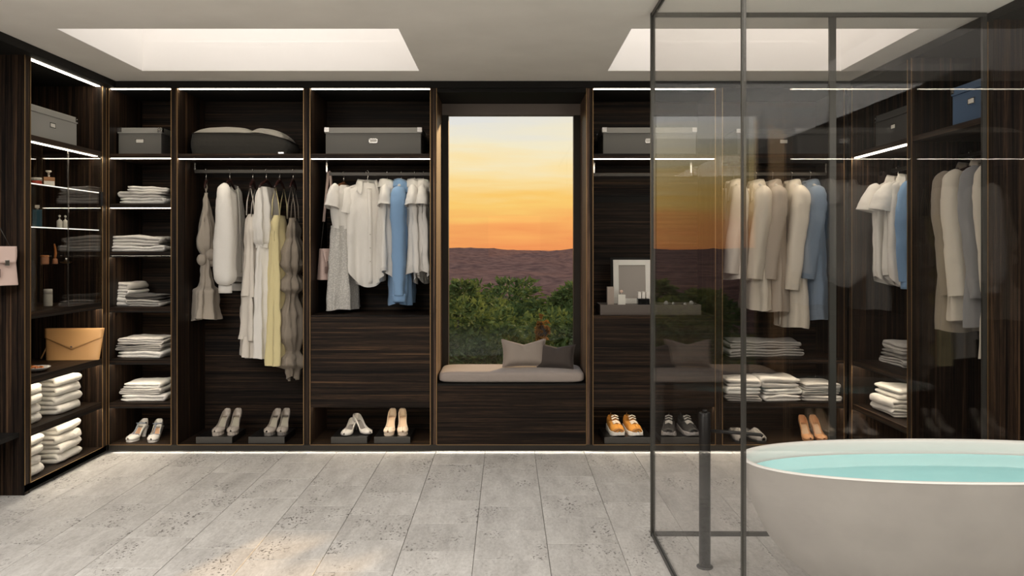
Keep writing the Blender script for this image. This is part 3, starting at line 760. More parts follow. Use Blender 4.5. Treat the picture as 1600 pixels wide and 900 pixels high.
# bay G: long coats facing the camera
for i, (y, m, L, lb, hl) in enumerate([(-1.06, C_TAUPE, 1.05, 'brown coat deepest in the far right bay', 'hanger holding the brown coat in the far right bay'),
                                       (-1.20, C_CREAM, .98, 'pale cream coat with long sleeve in the far right bay', 'hanger holding the pale cream coat in the far right bay'),
                                       (-1.36, C_GREY, 1.0, 'grey coat between the two pale coats in the far right bay', 'hanger holding the grey coat in the far right bay'),
                                       (-1.52, C_CREAM, 1.16, 'longest pale coat, nearest the right edge panel', 'hanger holding the longest pale coat by the right edge panel')]):
    t = wearable('coat', lb, 'coat', hl, 0, y, ZR, [6, -5, 4, -4][i], DARKH, at=FX); coat(t, m, 60 + i, L=L, sl=.7, wide=.175)

# ------------------------------------------------------------------ folded clothes and towels
def folded_mesh(w, d, h, layers, seed, rough=.004, sag=.0):
    """layers of cloth folded back and forth along x; folds run along y"""
    th = h / layers; path = []
    for i in range(layers):
        z = (i + .5) * th; xs = [(-1 + 2 * k / 8) for k in range(9)]
        if i % 2: xs = xs[::-1]
        ww = w / 2 - th / 2
        for x in xs: path.append((x * ww, z))
        if i < layers - 1:
            e = xs[-1]
            for k in range(1, 6):
                a = -pi / 2 + pi * k / 6; path.append((e * ww + e * cos(a) * th / 2, z + th / 2 + sin(a) * th / 2))
    n = len(path); mb = MB(); hw = th * .485
    ring = [(-.5, -.35), (-.47, -.95), (-.25, -1), (0, -1), (.25, -1), (.47, -.95), (.5, -.35), (.5, .35), (.47, .95), (.25, 1), (0, 1), (-.25, 1), (-.47, .95), (-.5, .35)]
    vs = []
    for i, (x, z) in enumerate(path):
        a = path[max(i - 1, 0)]; b = path[min(i + 1, n - 1)]
        tx, tz = b[0] - a[0], b[1] - a[1]; l = math.hypot(tx, tz) or 1; nx, nz_ = -tz / l, tx / l
        end = .55 if i in (0, n - 1) else 1
        dd = d * (1 + .03 * nz3(x, z * 20, i * .1, 4, seed))
        for q, r in ring:
            px_, py_, pz_ = x + nx * r * hw * end, q * dd + .008 * nz3(x, q, z, 9, seed + 2), z + nz_ * r * hw * end
            k = 1 if pz_ > .004 else 0
            pz_ += k * (nz3(px_, py_, 0, 5.5, seed) * rough * 3.2 * (.3 + .7 * pz_ / h) + nz3(px_, py_, z, 13, seed) * rough * 1.6 + nz3(px_, py_, z, 34, seed) * rough * .6)
            px_ += nz3(py_, z * 9, 0, 7, seed + 5) * .016
            pz_ = max(.0003, pz_ - sag * (px_ / w * 2) ** 2 * (pz_ / h))
            vs.append((px_, py_, pz_))
    m = 14; fs = [(i * m + k, i * m + (k + 1) % m, (i + 1) * m + (k + 1) % m, (i + 1) * m + k) for i in range(n - 1) for k in range(m)]
    fs.append(tuple(range(m - 1, -1, -1))); fs.append(tuple((n - 1) * m + k for k in range(m)))
    return mb.add(vs, fs)
SEED = [100]
def stack(kind, x, y, z, items, where, cat='folded clothes', group=None, adj=None):
    """items: list of (w, d, h, layers, rot, material, colour word)"""
    n = len(items); names = {1: ['only'], 2: ['bottom', 'top'], 3: ['bottom', 'middle', 'top'], 4: ['bottom', 'second', 'third', 'top']}[n]
    for i, (w, d, h, ly, rot, m, cw) in enumerate(items):
        SEED[0] += 1; rn = random.Random(SEED[0])
        mb = folded_mesh(w, d, h, ly, SEED[0], rough=.0045 if kind != 'towel' else .0025)
        mb.xf(Matrix.Rotation(R(rot + rn.uniform(-5, 5)), 4, 'Z'))
        o = mb.build(kind, m, smooth=True); o.location = (x + rn.uniform(-.008, .008), y + rn.uniform(-.006, .006), z)
        tag(o, f'{cw}, {names[i]} of the {where}' if n > 1 else f'{cw} {where}', cat, group)
        z += h + .001
F_W = cloth('folded_white', (.78, .76, .72)); F_G = cloth('folded_grey', (.42, .40, .37)); F_L = cloth('folded_light_grey', (.60, .575, .54)); F_D = cloth('folded_charcoal', (.075, .07, .065)); F_T = cloth('folded_tan', (.50, .42, .31))
xA = lambda p: wx(p, .2)
g = 'folded clothes in the corner shelf unit'
stack('folded_shirt', xA(234), .20, 1.8225, [(.33, .30, .046, 2, 0, F_W, 'folded white shirt'), (.33, .28, .044, 2, 180, F_L, 'folded light grey shirt'), (.28, .26, .036, 2, 10, F_W, 'folded white top')], 'upper clothes pile in the corner unit', group=g)
stack('folded_shirt', xA(221), .21, 1.4705, [(.41, .32, .042, 2, 0, F_W, 'folded white shirt'), (.37, .30, .072, 3, 180, F_L, 'thick folded pale jumper')], 'wide pile on the third corner shelf', group=g)
stack('folded_shirt', xA(190), .27, 1.0655, [(.19, .30, .062, 2, 0, F_W, 'folded white shirt'), (.19, .30, .058, 3, 180, F_W, 'folded white jumper'), (.18, .28, .055, 2, 0, F_L, 'folded pale shirt')], 'left white pile beside charcoal clothes', group=g)
stack('folded_trousers', xA(238), .17, 1.0655, [(.25, .26, .05, 3, 0, F_G, 'folded grey trousers'), (.26, .22, .035, 2, 176, F_D, 'folded charcoal trousers')], 'dark pile on the fourth corner shelf', group=g)
stack('folded_scarf', xA(180.5), .24, .6845, [(.09, .24, .055, 3, 0, F_T, 'folded tan scarf'), (.085, .22, .05, 3, 180, F_T, 'folded tan scarf')], 'narrow tan pile at the corner post', group=g)
stack('folded_shirt', xA(231), .21, .6845, [(.34, .30, .052, 2, 0, F_W, 'folded white shirt'), (.34, .28, .045, 3, 180, F_G, 'folded grey shirt'), (.32, .28, .045, 3, 0, F_L, 'folded pale grey top')], 'big pile on the fifth corner shelf', group=g)
stack('folded_shirt', xA(234), .19, .3665, [(.32, .30, .050, 2, 0, F_W, 'folded white shirt'), (.30, .28, .042, 3, 180, F_L, 'folded pale shirt'), (.27, .26, .042, 2, 0, F_W, 'folded white top')], 'lowest clothes pile in the corner unit', group=g)
g = 'folded clothes behind the glass'
xE = lambda p: wx(p, .2)
stack('folded_blanket', xE(1190), .22, .6905, [(.56, .28, .06, 3, 0, F_G, 'folded grey blanket'), (.52, .26, .055, 3, 180, F_G, 'folded grey blanket')], 'wide pair on the upper shelf under the coats', group=g)
stack('folded_shirt', xE(1154), .18, .3685, [(.25, .28, .05, 3, 0, F_G, 'folded grey shirt'), (.26, .28, .05, 2, 180, F_W, 'folded white shirt'), (.25, .26, .06, 2, 0, F_L, 'folded pale jumper')], 'left pile on the lower shelf under the coats', group=g)
stack('folded_shirt', xE(1211), .18, .3685, [(.27, .28, .05, 2, 180, F_W, 'folded white shirt'), (.28, .28, .046, 2, 0, F_W, 'folded white top'), (.29, .26, .075, 2, 180, F_L, 'thick folded pale jumper')], 'middle pile on the lower shelf under the coats', group=g)
stack('folded_shirt', xE(1272), .18, .3685, [(.29, .28, .045, 2, 0, F_L, 'folded pale shirt'), (.28, .26, .042, 3, 180, F_G, 'folded grey shirt'), (.26, .26, .04, 2, 0, F_L, 'folded pale top')], 'right pile on the lower shelf under the coats', group=g)
stack('folded_shirt', 2.80, -.33, .6925, [(.34, .3, .05, 3, 90, F_L, 'folded pale shirt'), (.34, .3, .05, 2, 0, F_G, 'folded grey shirt'), (.32, .28, .05, 2, 90, F_L, 'folded pale jumper')], 'pile on the upper right wall shelf', group=g)
stack('folded_shirt', 2.74, -.40, .3745, [(.38, .34, .055, 3, 0, F_W, 'folded white shirt'), (.38, .32, .055, 2, 180, F_W, 'folded white jumper'), (.36, .32, .07, 2, 0, F_W, 'thick folded white jumper')], 'pile on the lower right wall shelf', group=g)
TOWEL = cloth('white_terry', (.80, .765, .70), weave=420, var=.16, bump=.7)
for (yy, zz, wh) in ((-.40, .3865, 'inner stack on the upper towel shelf'), (-.835, .3865, 'outer stack on the upper towel shelf'),
                     (-.40, .0625, 'inner stack on the bottom towel shelf'), (-.835, .0625, 'outer stack on the bottom towel shelf')):
    stack('towel', -3.14, yy, zz, [(.32, .28 if yy > -.6 else .22, .062, 2, 0, TOWEL, 'folded white towel')] * 4, wh, 'towel', 'white towels on the left wall shelves')

# ------------------------------------------------------------------ boxes, cases, bags
BOXG = plain('grey_box_board', (.17, .165, .15), .6, bump=.1, scale=300); BOXL = plain('pale_grey_box_board', (.33, .325, .30), .6, bump=.1, scale=300)
BOXD = plain('dark_grey_box_board', (.045, .045, .043), .6); BOXB = plain('navy_box_board', (.05, .105, .20), .55)
LABELM = plain('white_card', (.80, .78, .72), .6)
def storage_box(label, x, y, z, w, d, h, rz, m, mlid, group='storage boxes on the top shelves'):
    """w along the front (local x), front faces local -y, origin at base centre"""
    b = thing('storage_box', label, 'box', (x, y, z), rz, group)
    lh = h * .21
    bd = MB().cbox(0, 0, (h - lh) / 2 + .0005, w - .012, d - .012, h - lh).build('body', m, b, bevel=.002)
    lid = MB().box(-w / 2, w / 2, -d / 2, d / 2, h - lh + .001, h).build('lid', mlid, b, bevel=.003)
    for sx in (-1, 1):
        for sy in (-1, 1):
            c = MB(); cx, cy = sx * w / 2, sy * d / 2
            c.box(min(cx, cx - sx * .032), max(cx, cx - sx * .032), cy + sy * .0004 if sy > 0 else cy - .0024, cy + .0024 if sy > 0 else cy - .0004, h - lh * .75, h + .001)
            c.box(cx + .0004 if sx > 0 else cx - .0024, cx + .0024 if sx > 0 else cx - .0004, min(cy, cy - sy * .032), max(cy, cy - sy * .032), h - lh * .75, h + .001)
            c.tube([(cx - sx * .014, cy + sy * .0024, h - lh * .35), (cx - sx * .014, cy + sy * .0050, h - lh * .35)], .005, 8)
            c.build('metal_corner', CHROME, lid)
    f = MB(); fw, fh, zc = .062, .032, (h - lh) * .66; y0 = -d / 2 + .006
    for q in ((-fw / 2, fw / 2, zc + fh / 2 - .004, zc + fh / 2), (-fw / 2, fw / 2, zc - fh / 2, zc - fh / 2 + .004), (-fw / 2, -fw / 2 + .004, zc - fh / 2, zc + fh / 2), (fw / 2 - .004, fw / 2, zc - fh / 2, zc + fh / 2)):
        f.box(q[0], q[1], y0 - .0035, y0 - .0003, q[2], q[3])
    f = f.build('label_frame', CHROME, bd)
    MB().box(-fw / 2 + .004, fw / 2 - .004, y0 - .002, y0 - .0002, zc - fh / 2 + .004, zc + fh / 2 - .004).build('label_card', LABELM, bd)
    return b
ZS = 2.1875
storage_box('grey storage box in the narrow corner unit', -2.732, .29, ZS, .33, .36, .205, 0, BOXG, BOXL)
storage_box('long grey storage box with metal corners, left of the window', wx(583, .1), .28, ZS, .72, .36, .205, 0, BOXG, BOXL)
storage_box('long grey storage box right of the window, half behind the glass', wx(1015, .1), .28, ZS, .70, .36, .205, 0, BOXG, BOXL)
storage_box('dark storage box above the coats behind the glass', wx(1225, .1), .28, ZS, .70, .36, .195, 0, BOXD, BOXD)
storage_box('pale grey storage box atop the left wall unit', -3.14, -.60, 2.1925, .60, .34, .205, R(90), BOXL, BOXL)
storage_box('dark storage box atop the lit right wall bay', 2.73, -.55, 2.1825, .52, .36, .225, R(-90), BOXD, BOXD)
storage_box('navy blue storage box in the far right bay', 2.72, -1.49, 2.1825, .38, .40, .215, R(-90), BOXB, BOXB)

# soft storage case above the dresses
sc = thing('storage_case', 'dark fabric storage case with puffed pale quilted top, above the dresses', 'case', (wx(384, .25), .27, ZS))
FELT = cloth('dark_felt', (.055, .052, .045), var=.15); QUILT = cloth('pale_quilt', (.42, .40, .36))
w, d = .74, .40
def case_h(x): return .165 - .05 * max(0, (x - .12) / .25) ** 1.5
mb = MB()
def fn(u, v):
    th = 2 * pi * u; c, s_ = cos(th), sin(th); e = .22
    x = w / 2 * abs(c) ** e * (1 if c > 0 else -1); y = d / 2 * abs(s_) ** e * (1 if s_ > 0 else -1)
    r = 1 - .03 * abs(v - .5) * 2
    return (x * r, y * r, .0005 + v * case_h(x))
mb.grid(fn, 64, 5, cu=True); nb = 64
mb.f.append(tuple(range(nb - 1, -1, -1))); mb.m.append(0)
mb.f.append(tuple(5 * nb + k for k in range(nb))); mb.m.append(0)
mb.build('body', FELT, sc, smooth=False)
for v in (0.03, .97):
    pts = []
    for k in range(64):
        p = Vector(fn(k / 64, v)); pts.append((p.x * 1.006, p.y * 1.006, p.z))
    MB().tube(pts, .004, 6, closed=True).build('piping', BRONZE, sc, smooth=True)
for x0, x1, hh in ((-.33, .09, .055), (.085, .335, .05)):
    mb = MB(); cx, hw = (x0 + x1) / 2, (x1 - x0) / 2
    def puff(u, v):
        a = u * 2 - 1; b = v * 2 - 1; x = cx + hw * a; z = case_h(x) + hh * max(0, (1 - abs(a) ** 3)) ** .5 * max(0, (1 - abs(b) ** 4)) ** .5
        return (x, b * .185, z + .004 * nz3(x, b, 0, 9, 4))
    mb.grid(puff, 20, 14); mb.build('quilted_top', QUILT, sc, smooth=True)
MB().tube([(-.368, -.06, .135), (-.392, -.05, .12), (-.392, .05, .12), (-.368, .06, .135)], .006, 6).build('handle', BRONZE, sc, smooth=True)
MB().box(.30, .34, -.205, -.199, .004, .018).build('buckle', CHROME, sc)

PINK = plain('pale_pink_leather', (.62, .47, .42), .5, bump=.1, scale=150); TANL = plain('tan_leather', (.72, .40, .16), .5, bump=.08, scale=150); PINKD = plain('dusky_leather', (.22, .15, .13), .5)
def handbag(label, x, y, z, rz, topz, lean=(0, 0), w=.17, h=.24, d=.10):
    """bag with base at z; strap loops up to topz above the base"""
    b = thing('handbag', label, 'bag', (x, y, z), rz)
    mb = MB()
    mb.grid(lambda u, v: (w / 2 * (1 - .16 * v) * (abs(cos(2 * pi * u)) ** .35 * (1 if cos(2 * pi * u) > 0 else -1)), d / 2 * (1 - .45 * v) * (abs(sin(2 * pi * u)) ** .5 * (1 if sin(2 * pi * u) > 0 else -1)), h * v), 32, 8, cu=True)
    mb.f.append(tuple(range(31, -1, -1))); mb.m.append(0); mb.f.append(tuple(8 * 32 + k for k in range(32))); mb.m.append(0)
    bd = mb.build('body', PINK, b, bevel=.004)
    mb = MB(); mb.grid(lambda u, v: ((u - .5) * w * .80 * (1 - .25 * v * v), -d / 2 * (.55 + .42 * v) - .010, h * (1.0 - .42 * v)), 8, 8); mb.build('flap', PINK, b, smooth=True, solid=.005)
    MB().cbox(0, -d / 2 - .012, h * .58, .026, .008, .034).build('clasp', CHROME, b, bevel=.002)
    MB().cbox(-w * .28, -d / 2 - .012, h * .32, .022, .004, .05).build('luggage_tag', PINKD, b, bevel=.002)
    MB().tube([(-w * .28, -d / 2 - .006, h * .9), (-w * .28, -d / 2 - .014, h * .6), (-w * .28, -d / 2 - .012, h * .42)], .003, 6).build('tag_cord', PINK, b, smooth=True)
    for sx in (-1, 1):
        MB().tube([(sx * w * .40, 0, h - .03), (sx * w * .38 + (lean[0] - sx * w * .38) * .35, lean[1] * .35, h + (topz - h) * .35)], .003, 6).build('strap_chain', BRONZE, bd, smooth=True)
        p0 = Vector((sx * w * .38 + (lean[0] - sx * w * .38) * .35, lean[1] * .35, h + (topz - h) * .35)); p1 = Vector((lean[0] + sx * .008, lean[1], topz))
        MB().tube([p0, p0.lerp(p1, .5), p1], .011, 8, flat=.35).build('strap', PINK, b, smooth=True)
    MB().tube([(lean[0] - .008, lean[1], topz - .004), (lean[0], lean[1], topz + .006), (lean[0] + .008, lean[1], topz - .004)], .010, 8, flat=.4).build('strap_top', PINK, b, smooth=True)
    return b
handbag('pale pink handbag hanging at the left of the shirts bay', wx(512, .21), .22, wz(437, .22), R(38), 2.079 - wz(437, .22) + .0, lean=(.03, .04), w=.155, h=.235, d=.095)
handbag('pale pink handbag hanging at the left edge of the picture', -2.985, -1.12, wz(446, -1.12), R(62), 2.003 - wz(446, -1.12), lean=(-.12, .20), w=.17, h=.23, d=.10)

cl = thing('clutch_bag', 'tan leather envelope clutch standing on the left wall shelf', 'bag', (-3.085, -.155, .7025), R(3))
mb = MB(); W2, H2 = .195, .222
mb.grid(lambda u, v: ((W2 - .012 + .022 * v) * (abs(cos(2 * pi * u)) ** .25 * (1 if cos(2 * pi * u) > 0 else -1)), .028 * (1 - .5 * v) * sin(2 * pi * u) + .035 * v, H2 * v), 40, 8, cu=True)
mb.f.append(tuple(range(39, -1, -1))); mb.m.append(0); mb.f.append(tuple(8 * 40 + k for k in range(40))); mb.m.append(0)
mb.build('body', TANL, cl, smooth=False, bevel=.004)
mb = MB()
def flap(u, v):
    x = (u - .5) * 2; zb = H2 * (.70 - .38 * (1 - abs(x))); z = H2 - (H2 - zb) * v
    return (x * (W2 - .014 + .022 * z / H2), -.028 * (1 - .5 * z / H2) * (1 - .25 * abs(x) ** 4) + .035 * z / H2 - .0035, z)
mb.grid(flap, 20, 8); mb.build('flap', TANL, cl, smooth=True, solid=.004)
MB().tube([(0, -.027, H2 * .43), (0, -.020, H2 * .43)], .006, 10).build('stud', PINKD, cl)
MB().tube([(-W2 + .005, .02, .09), (-W2 - .012, .015, .05), (-W2 - .030, .01, .008)], .005, 6).build('wrist_strap', TANL, cl, smooth=True)

# ------------------------------------------------------------------ shoes
def interp(tab, t):
    for a, b in zip(tab, tab[1:]):
        if a[0] <= t <= b[0]:
            f = (t - a[0]) / (b[0] - a[0]); f = f * f * (3 - 2 * f); return a[1] + (b[1] - a[1]) * f
    return tab[-1][1]
def upper(L, wt, bt, ht, ot, dm, n=22):
    """open shell, toe at -y. wt half width, bt bottom height, ht wall height, ot opening 0..1, dm dome above the wall at the toe"""
    mb = MB(); U = [-1, -.92, -.84, -.76, -.66, -.55, -.42, -.25, 0, .25, .42, .55, .66, .76, .84, .92, 1]
    def fn(uu, v):
        t = v; u = U[int(round(uu * 16))]; a = abs(u); sg = 1 if u > 0 else -1
        w = interp(wt, t); b = interp(bt, t); h = interp(ht, t); o = interp(ot, t); dd = interp(dm, t)
        if a <= .42: x = w * .88 * (a / .42); z = b
        elif a <= .76: q = (a - .42) / .34; x = w * (.88 + .12 * sin(q * pi)); z = b + h * q
        else: q = (a - .76) / .24; x = w * (.88 - (.88 * q) * (1 - o)); z = b + h + dd * sin(q * pi / 2) * (1 - o)
        return (x * sg, -L / 2 + L * t, z)
    mb.grid(fn, 16, n)
    mb.f.append(tuple(n * 17 + k for k in range(17))); mb.m.append(0)
    return mb
def pump(label, x, y, z, rz, m, lining, heel_m, L=.225, H=.085, plat=.012, strap=None, block=False, top=.058, group=None, flat=False):
    s = thing('high_heel' if not flat else 'flat_shoe', label, 'shoe', (x, y, z), rz, group)
    Hh = H
    wt = [(0, .006), (.06, .026), (.18, .038), (.32, .040), (.6, .028), (.85, .030), (.95, .026), (1, .016)]
    bt = [(0, plat + .006), (.1, plat), (.34, plat), (.8, Hh * .93), (1, Hh)]
    ht = [(0, .010), (.15, .020), (.3, .024), (.5, .026), (.7, .030), (.9, .050), (1, top)]
    ot = [(0, 0), (.23, 0), (.33, .75), (.42, 1), (1, 1)]; dm = [(0, .006), (.15, .016), (.3, .016), (.45, 0), (1, 0)]
    upper(L, wt, bt, ht, ot, dm).build('upper', [m, lining], s, smooth=True, solid=.0022, matrim=False)
    ins = MB(); ins.grid(lambda u, v: ((u - .5) * 2 * interp(wt, .26 + .7 * v) * .80, -L / 2 + L * (.26 + .7 * v), interp(bt, .26 + .7 * v) + .004), 4, 16); ins.build('insole', lining, s, smooth=True)
    if plat > 0.004:
        p = MB(); p.grid(lambda u, v: (interp(wt, .02 + .40 * v) * .93 * (u * 2 - 1), -L / 2 + L * (.02 + .40 * v), .0005), 6, 10); a = len(p.v)
        p.grid(lambda u, v: (interp(wt, .02 + .40 * v) * .93 * (u * 2 - 1), -L / 2 + L * (.02 + .40 * v), interp(bt, .02 + .4 * v) + .001), 6, 10)
        for (i0, st, cnt) in ((0, 7, 10), (6, 7, 10)):
            for k in range(cnt): i = i0 + st * k; p.f.append((i, i + st, i + st + a, i + a)); p.m.append(0)
        for i0 in (0, 70):
            for k in range(6): i = i0 + k; p.f.append((i, i + 1, i + 1 + a, i + a)); p.m.append(0)
        p.build('platform', heel_m, s, smooth=False)
    hb = MB(); sec = []
    wtop = .022; yb = L / 2 - .004
    for f in (0, .15, .4, .7, 1.0):
        r = (wtop * (1 - f) ** 1.6 + (.016 if block else .0065)) if not flat else .024
        yc = yb - .022 + (.012 if not block else -.002) * f; sec.append((r, yc, Hh * (1 - f) + .0006))
    def hf(u, v):
        i = int(round(v * 4)); r, yc, zz = sec[i]; return (r * cos(2 * pi * u), yc + r * .95 * sin(2 * pi * u), zz + (.0 if i else .004))
    hb.grid(hf, 14, 4, cu=True); hb.f.append(tuple(range(14))); hb.m.append(0); hb.f.append(tuple(4 * 14 + k for k in range(13, -1, -1))); hb.m.append(0)
    hb.build('heel', heel_m, s, smooth=True)
    if strap:
        zc = Hh + .045
        pts = [(.031 * cos(a), L / 2 - .05 + .045 * sin(a), zc - .022 + .016 * (1 - sin(a)) * .5 - .0 * cos(a)) for a in [2 * pi * k / 20 for k in range(20)]]
        MB().tube(pts, .0042, 6, closed=True).build('ankle_strap', strap, s, smooth=True)
        MB().tube([(0, -L / 2 + L * .30, .050), (0, -L / 2 + L * .42, .072), (0, -L / 2 + L * .52, .098), (0, L / 2 - .095, zc - .006)], .0048, 6).build('t_strap', strap, s, smooth=True)
        pts = [(sx * interp(wt, .36) * 1.0, -L / 2 + L * (.36 if abs(sx) > .5 else .29), .040 + .010 * (1 - abs(sx))) for sx in (-1, -.6, 0, .6, 1)]
        MB().tube(pts, .0038, 6).build('vamp_trim', strap, s, smooth=True)
        MB().cbox(.033, L / 2 - .052, zc - .010, .006, .012, .012).build('buckle', CHROME, s)
    return s
def sneaker(label, x, y, z, rz, m, m2, sole_m, lace_m, L=.275):
    s = thing('sneaker', label, 'shoe', (x, y, z), rz)
    wt = [(0, .012), (.08, .036), (.25, .047), (.5, .040), (.75, .038), (.93, .034), (1, .020)]
    bt = [(0, .026), (.12, .022), (.4, .022), (.7, .028), (1, .034)]; ht = [(0, .012), (.15, .024), (.35, .040), (.55, .055), (.75, .056), (.9, .064), (1, .075)]
    ot = [(0, 0), (.24, 0), (.30, .30), (.48, .42), (.56, .8), (.64, 1), (1, 1)]; dm = [(0, .006), (.15, .018), (.3, .024), (.5, .026), (.6, 0), (1, 0)]
    upper(L, wt, bt, ht, ot, dm, 28).build('upper', [m, m2], s, smooth=True, solid=.004)
    p = MB()
    def sol(u, v):
        th = 2 * pi * u; t = .5 - .5 * cos(th); sg = 1 if sin(th) >= 0 else -1
        w = (interp(wt, t) + .006) * (1 if 0.02 < t < .98 else .6); flare = 1 + .06 * (1 - v)
        rise = .014 * max(0, 1 - t / .14) ** 1.5; zt = interp(bt, t) + .007 + .006 * sin(t * 9)
        return (sg * w * flare, (-L / 2 - .008 + (L + .016) * t), .0006 + rise + (zt - rise) * v)
    p.grid(sol, 48, 4, cu=True); p.f.append(tuple(range(47, -1, -1))); p.m.append(0); p.f.append(tuple(4 * 48 + k for k in range(48))); p.m.append(0)
    p.build('sole', sole_m, s, smooth=True)
    tz = lambda t: interp(bt, t) + interp(ht, t) + interp(dm, t) * .9
    tn = MB(); tn.grid(lambda u, v: ((u - .5) * .046, -L / 2 + L * (.28 + .36 * v), tz(min(.5, .28 + .3 * v)) + .020 * v * v - .010 * (u * 2 - 1) ** 2 - .003 * (1 - v)), 6, 10); tn = tn.build('tongue', m2, s, smooth=True, solid=.006)
    for k in range(5):
        t0 = .29 + .058 * k; t1 = t0 + .045; zt = tz(min(.5, t0)) + .007 + .010 * max(0, k - 2)
        for sg in (-1, 1):
            MB().tube([(-sg * .026, -L / 2 + L * t0, zt - .008), (0, -L / 2 + L * (t0 + t1) / 2, zt + .004), (sg * .026, -L / 2 + L * t1, zt - .006)], .0034, 6).build('lace', lace_m, tn, smooth=True)
    pn = MB(); pn.grid(lambda u, v: (0.0 + (interp(wt, .04 + .16 * v) * 1.0 + .002) * sin((u - .5) * pi * .94), -L / 2 + L * (.015 + .17 * v) - .003, interp(bt, .1 + .1 * v) + .010 + (interp(ht, .1 + .12 * v) + .010) * cos((u - .5) * pi * .94) * .80), 12, 5)
    pn.build('toe_cap', m2, s, smooth=True, solid=.003)
    MB().tube([(0, L / 2 - .004, .10), (0, L / 2 + .008, .115), (0, L / 2 - .004, .122)], .004, 6).build('pull_tab', m2, s, smooth=True)
    return s
def tray(label, x, y, z, w, d=.30, h=.046):
    t = thing('shoe_tray', label, 'tray', (x, y, z))
    MB().box(-w / 2, w / 2, -d / 2 + .006, d / 2, .0005, h).build('base', plain('black_lacquer', (.006, .006, .006), .3), t, bevel=.002)
    MB().box(-w / 2, w / 2, -d / 2, -d / 2 + .0058, .0005, h + .002).build('front_strip', plain('dark_grey_metal', (.085, .08, .072), .45, .3), t, bevel=.001)
    return h
def L_(*c): return plain('leather_%d_%d_%d' % tuple(int(v * 255) for v in c), c, .42, bump=.05)
IVORY, LIN, GRYB = L_(.78, .75, .70), L_(.62, .38, .24), L_(.22, .25, .30)
xs = lambda p, Y=.2: wx(p, Y)
zf = ZB + .0012
pump('left ivory T-strap heel with blue-grey straps on the corner unit floor', xs(214, .17), .17, zf, R(-8), IVORY, LIN, IVORY, strap=GRYB, block=True, H=.075)
pump('right ivory T-strap heel with blue-grey straps on the corner unit floor', xs(242, .15), .16, zf, R(8), IVORY, LIN, IVORY, strap=GRYB, block=True, H=.075)
BEI, BEI2, BEIL = L_(.50, .44, .38), L_(.23, .21, .19), L_(.46, .42, .33)
yt = .17
for i, (px_, lab) in enumerate([(344, 'left'), (422, 'right')]):
    wh = 'left' if i == 0 else 'right'
    h = tray(f'black shoe tray under the {"beige" if i == 0 else "two-tone taupe"} heels in the dress bay', xs(345 if i == 0 else 425, yt), yt + .01, ZB + .001, .265)
    m = BEI if i == 0 else BEI2
    nm = 'plain beige' if i == 0 else 'two-tone taupe'
    pump(f'left {nm} high heel on its tray in the dress bay', xs(346 if i == 0 else 426, yt), yt, ZB + .001 + h + .001, R(-6), BEI, BEIL, m, plat=.022, H=.105)
    pump(f'right {nm} high heel on its tray in the dress bay', xs(366 if i == 0 else 443, yt), yt + .01, ZB + .001 + h + .001, R(4), BEI, BEIL, m, plat=.022, H=.105)
h = tray('black shoe tray under the pale grey flats below the drawer', xs(551, yt), yt + .01, ZB + .001, .265)
GF = L_(.62, .59, .56)
pump('left pale grey low-heeled shoe, pointing forward on its tray', xs(546, yt), yt - .01, ZB + .001 + h + .001, R(-8), GF, L_(.25, .23, .22), GF, plat=.004, H=.045, top=.05)
pump('right pale grey low-heeled shoe, turned outward on its tray', xs(566, yt), yt + .02, ZB + .001 + h + .001, R(40), GF, L_(.25, .23, .22), GF, plat=.004, H=.075, top=.05)
h = tray('black shoe tray under the cream heels below the drawer', xs(617, yt), yt + .01, ZB + .001, .265)
CR = L_(.85, .70, .55)
pump('left cream high heel below the drawer', xs(610, yt), yt, ZB + .001 + h + .001, R(-2), CR, L_(.8, .6, .42), CR, plat=.02, H=.105)
pump('right cream high heel below the drawer', xs(629, yt), yt + .005, ZB + .001 + h + .001, R(8), CR, L_(.8, .6, .42), CR, plat=.02, H=.105)
OR, ORL, WS, LC = plain('orange_mesh', (.62, .27, .045), .75, bump=.4, scale=500), plain('brown_suede', (.33, .14, .035), .8), plain('white_rubber', (.80, .76, .70), .5), plain('cream_lace', (.80, .70, .58), .7)
h = tray('black shoe tray under the orange sneakers', xs(977, yt), yt + .01, ZB + .001, .35, .32)
sneaker('left orange running shoe with white sole', xs(961, yt), yt, ZB + .001 + h + .001, R(6), OR, ORL, WS, LC)
sneaker('right orange running shoe with white sole', xs(988, yt), yt, ZB + .001 + h + .001, R(9), OR, ORL, WS, LC)
BK, BKL, GS, GL = plain('black_mesh', (.02, .02, .021), .7, bump=.4, scale=500), plain('dark_grey_suede', (.06, .06, .06), .8), plain('grey_rubber', (.36, .34, .34), .5), plain('grey_lace', (.42, .41, .40), .7)
h = tray('black shoe tray under the black sneakers behind the glass', xs(1061, yt), yt + .01, ZB + .001, .33, .32)
sneaker('left black running shoe with grey sole behind the glass', xs(1045, yt), yt, ZB + .001 + h + .001, R(-12), BK, BKL, GS, GL)
sneaker('right black running shoe with grey sole behind the glass', xs(1074, yt), yt, ZB + .001 + h + .001, R(8), BK, BKL, GS, GL)
SU = plain('grey_suede', (.32, .30, .28), .9); SUL = plain('pale_shearling', (.5, .48, .45), .95)
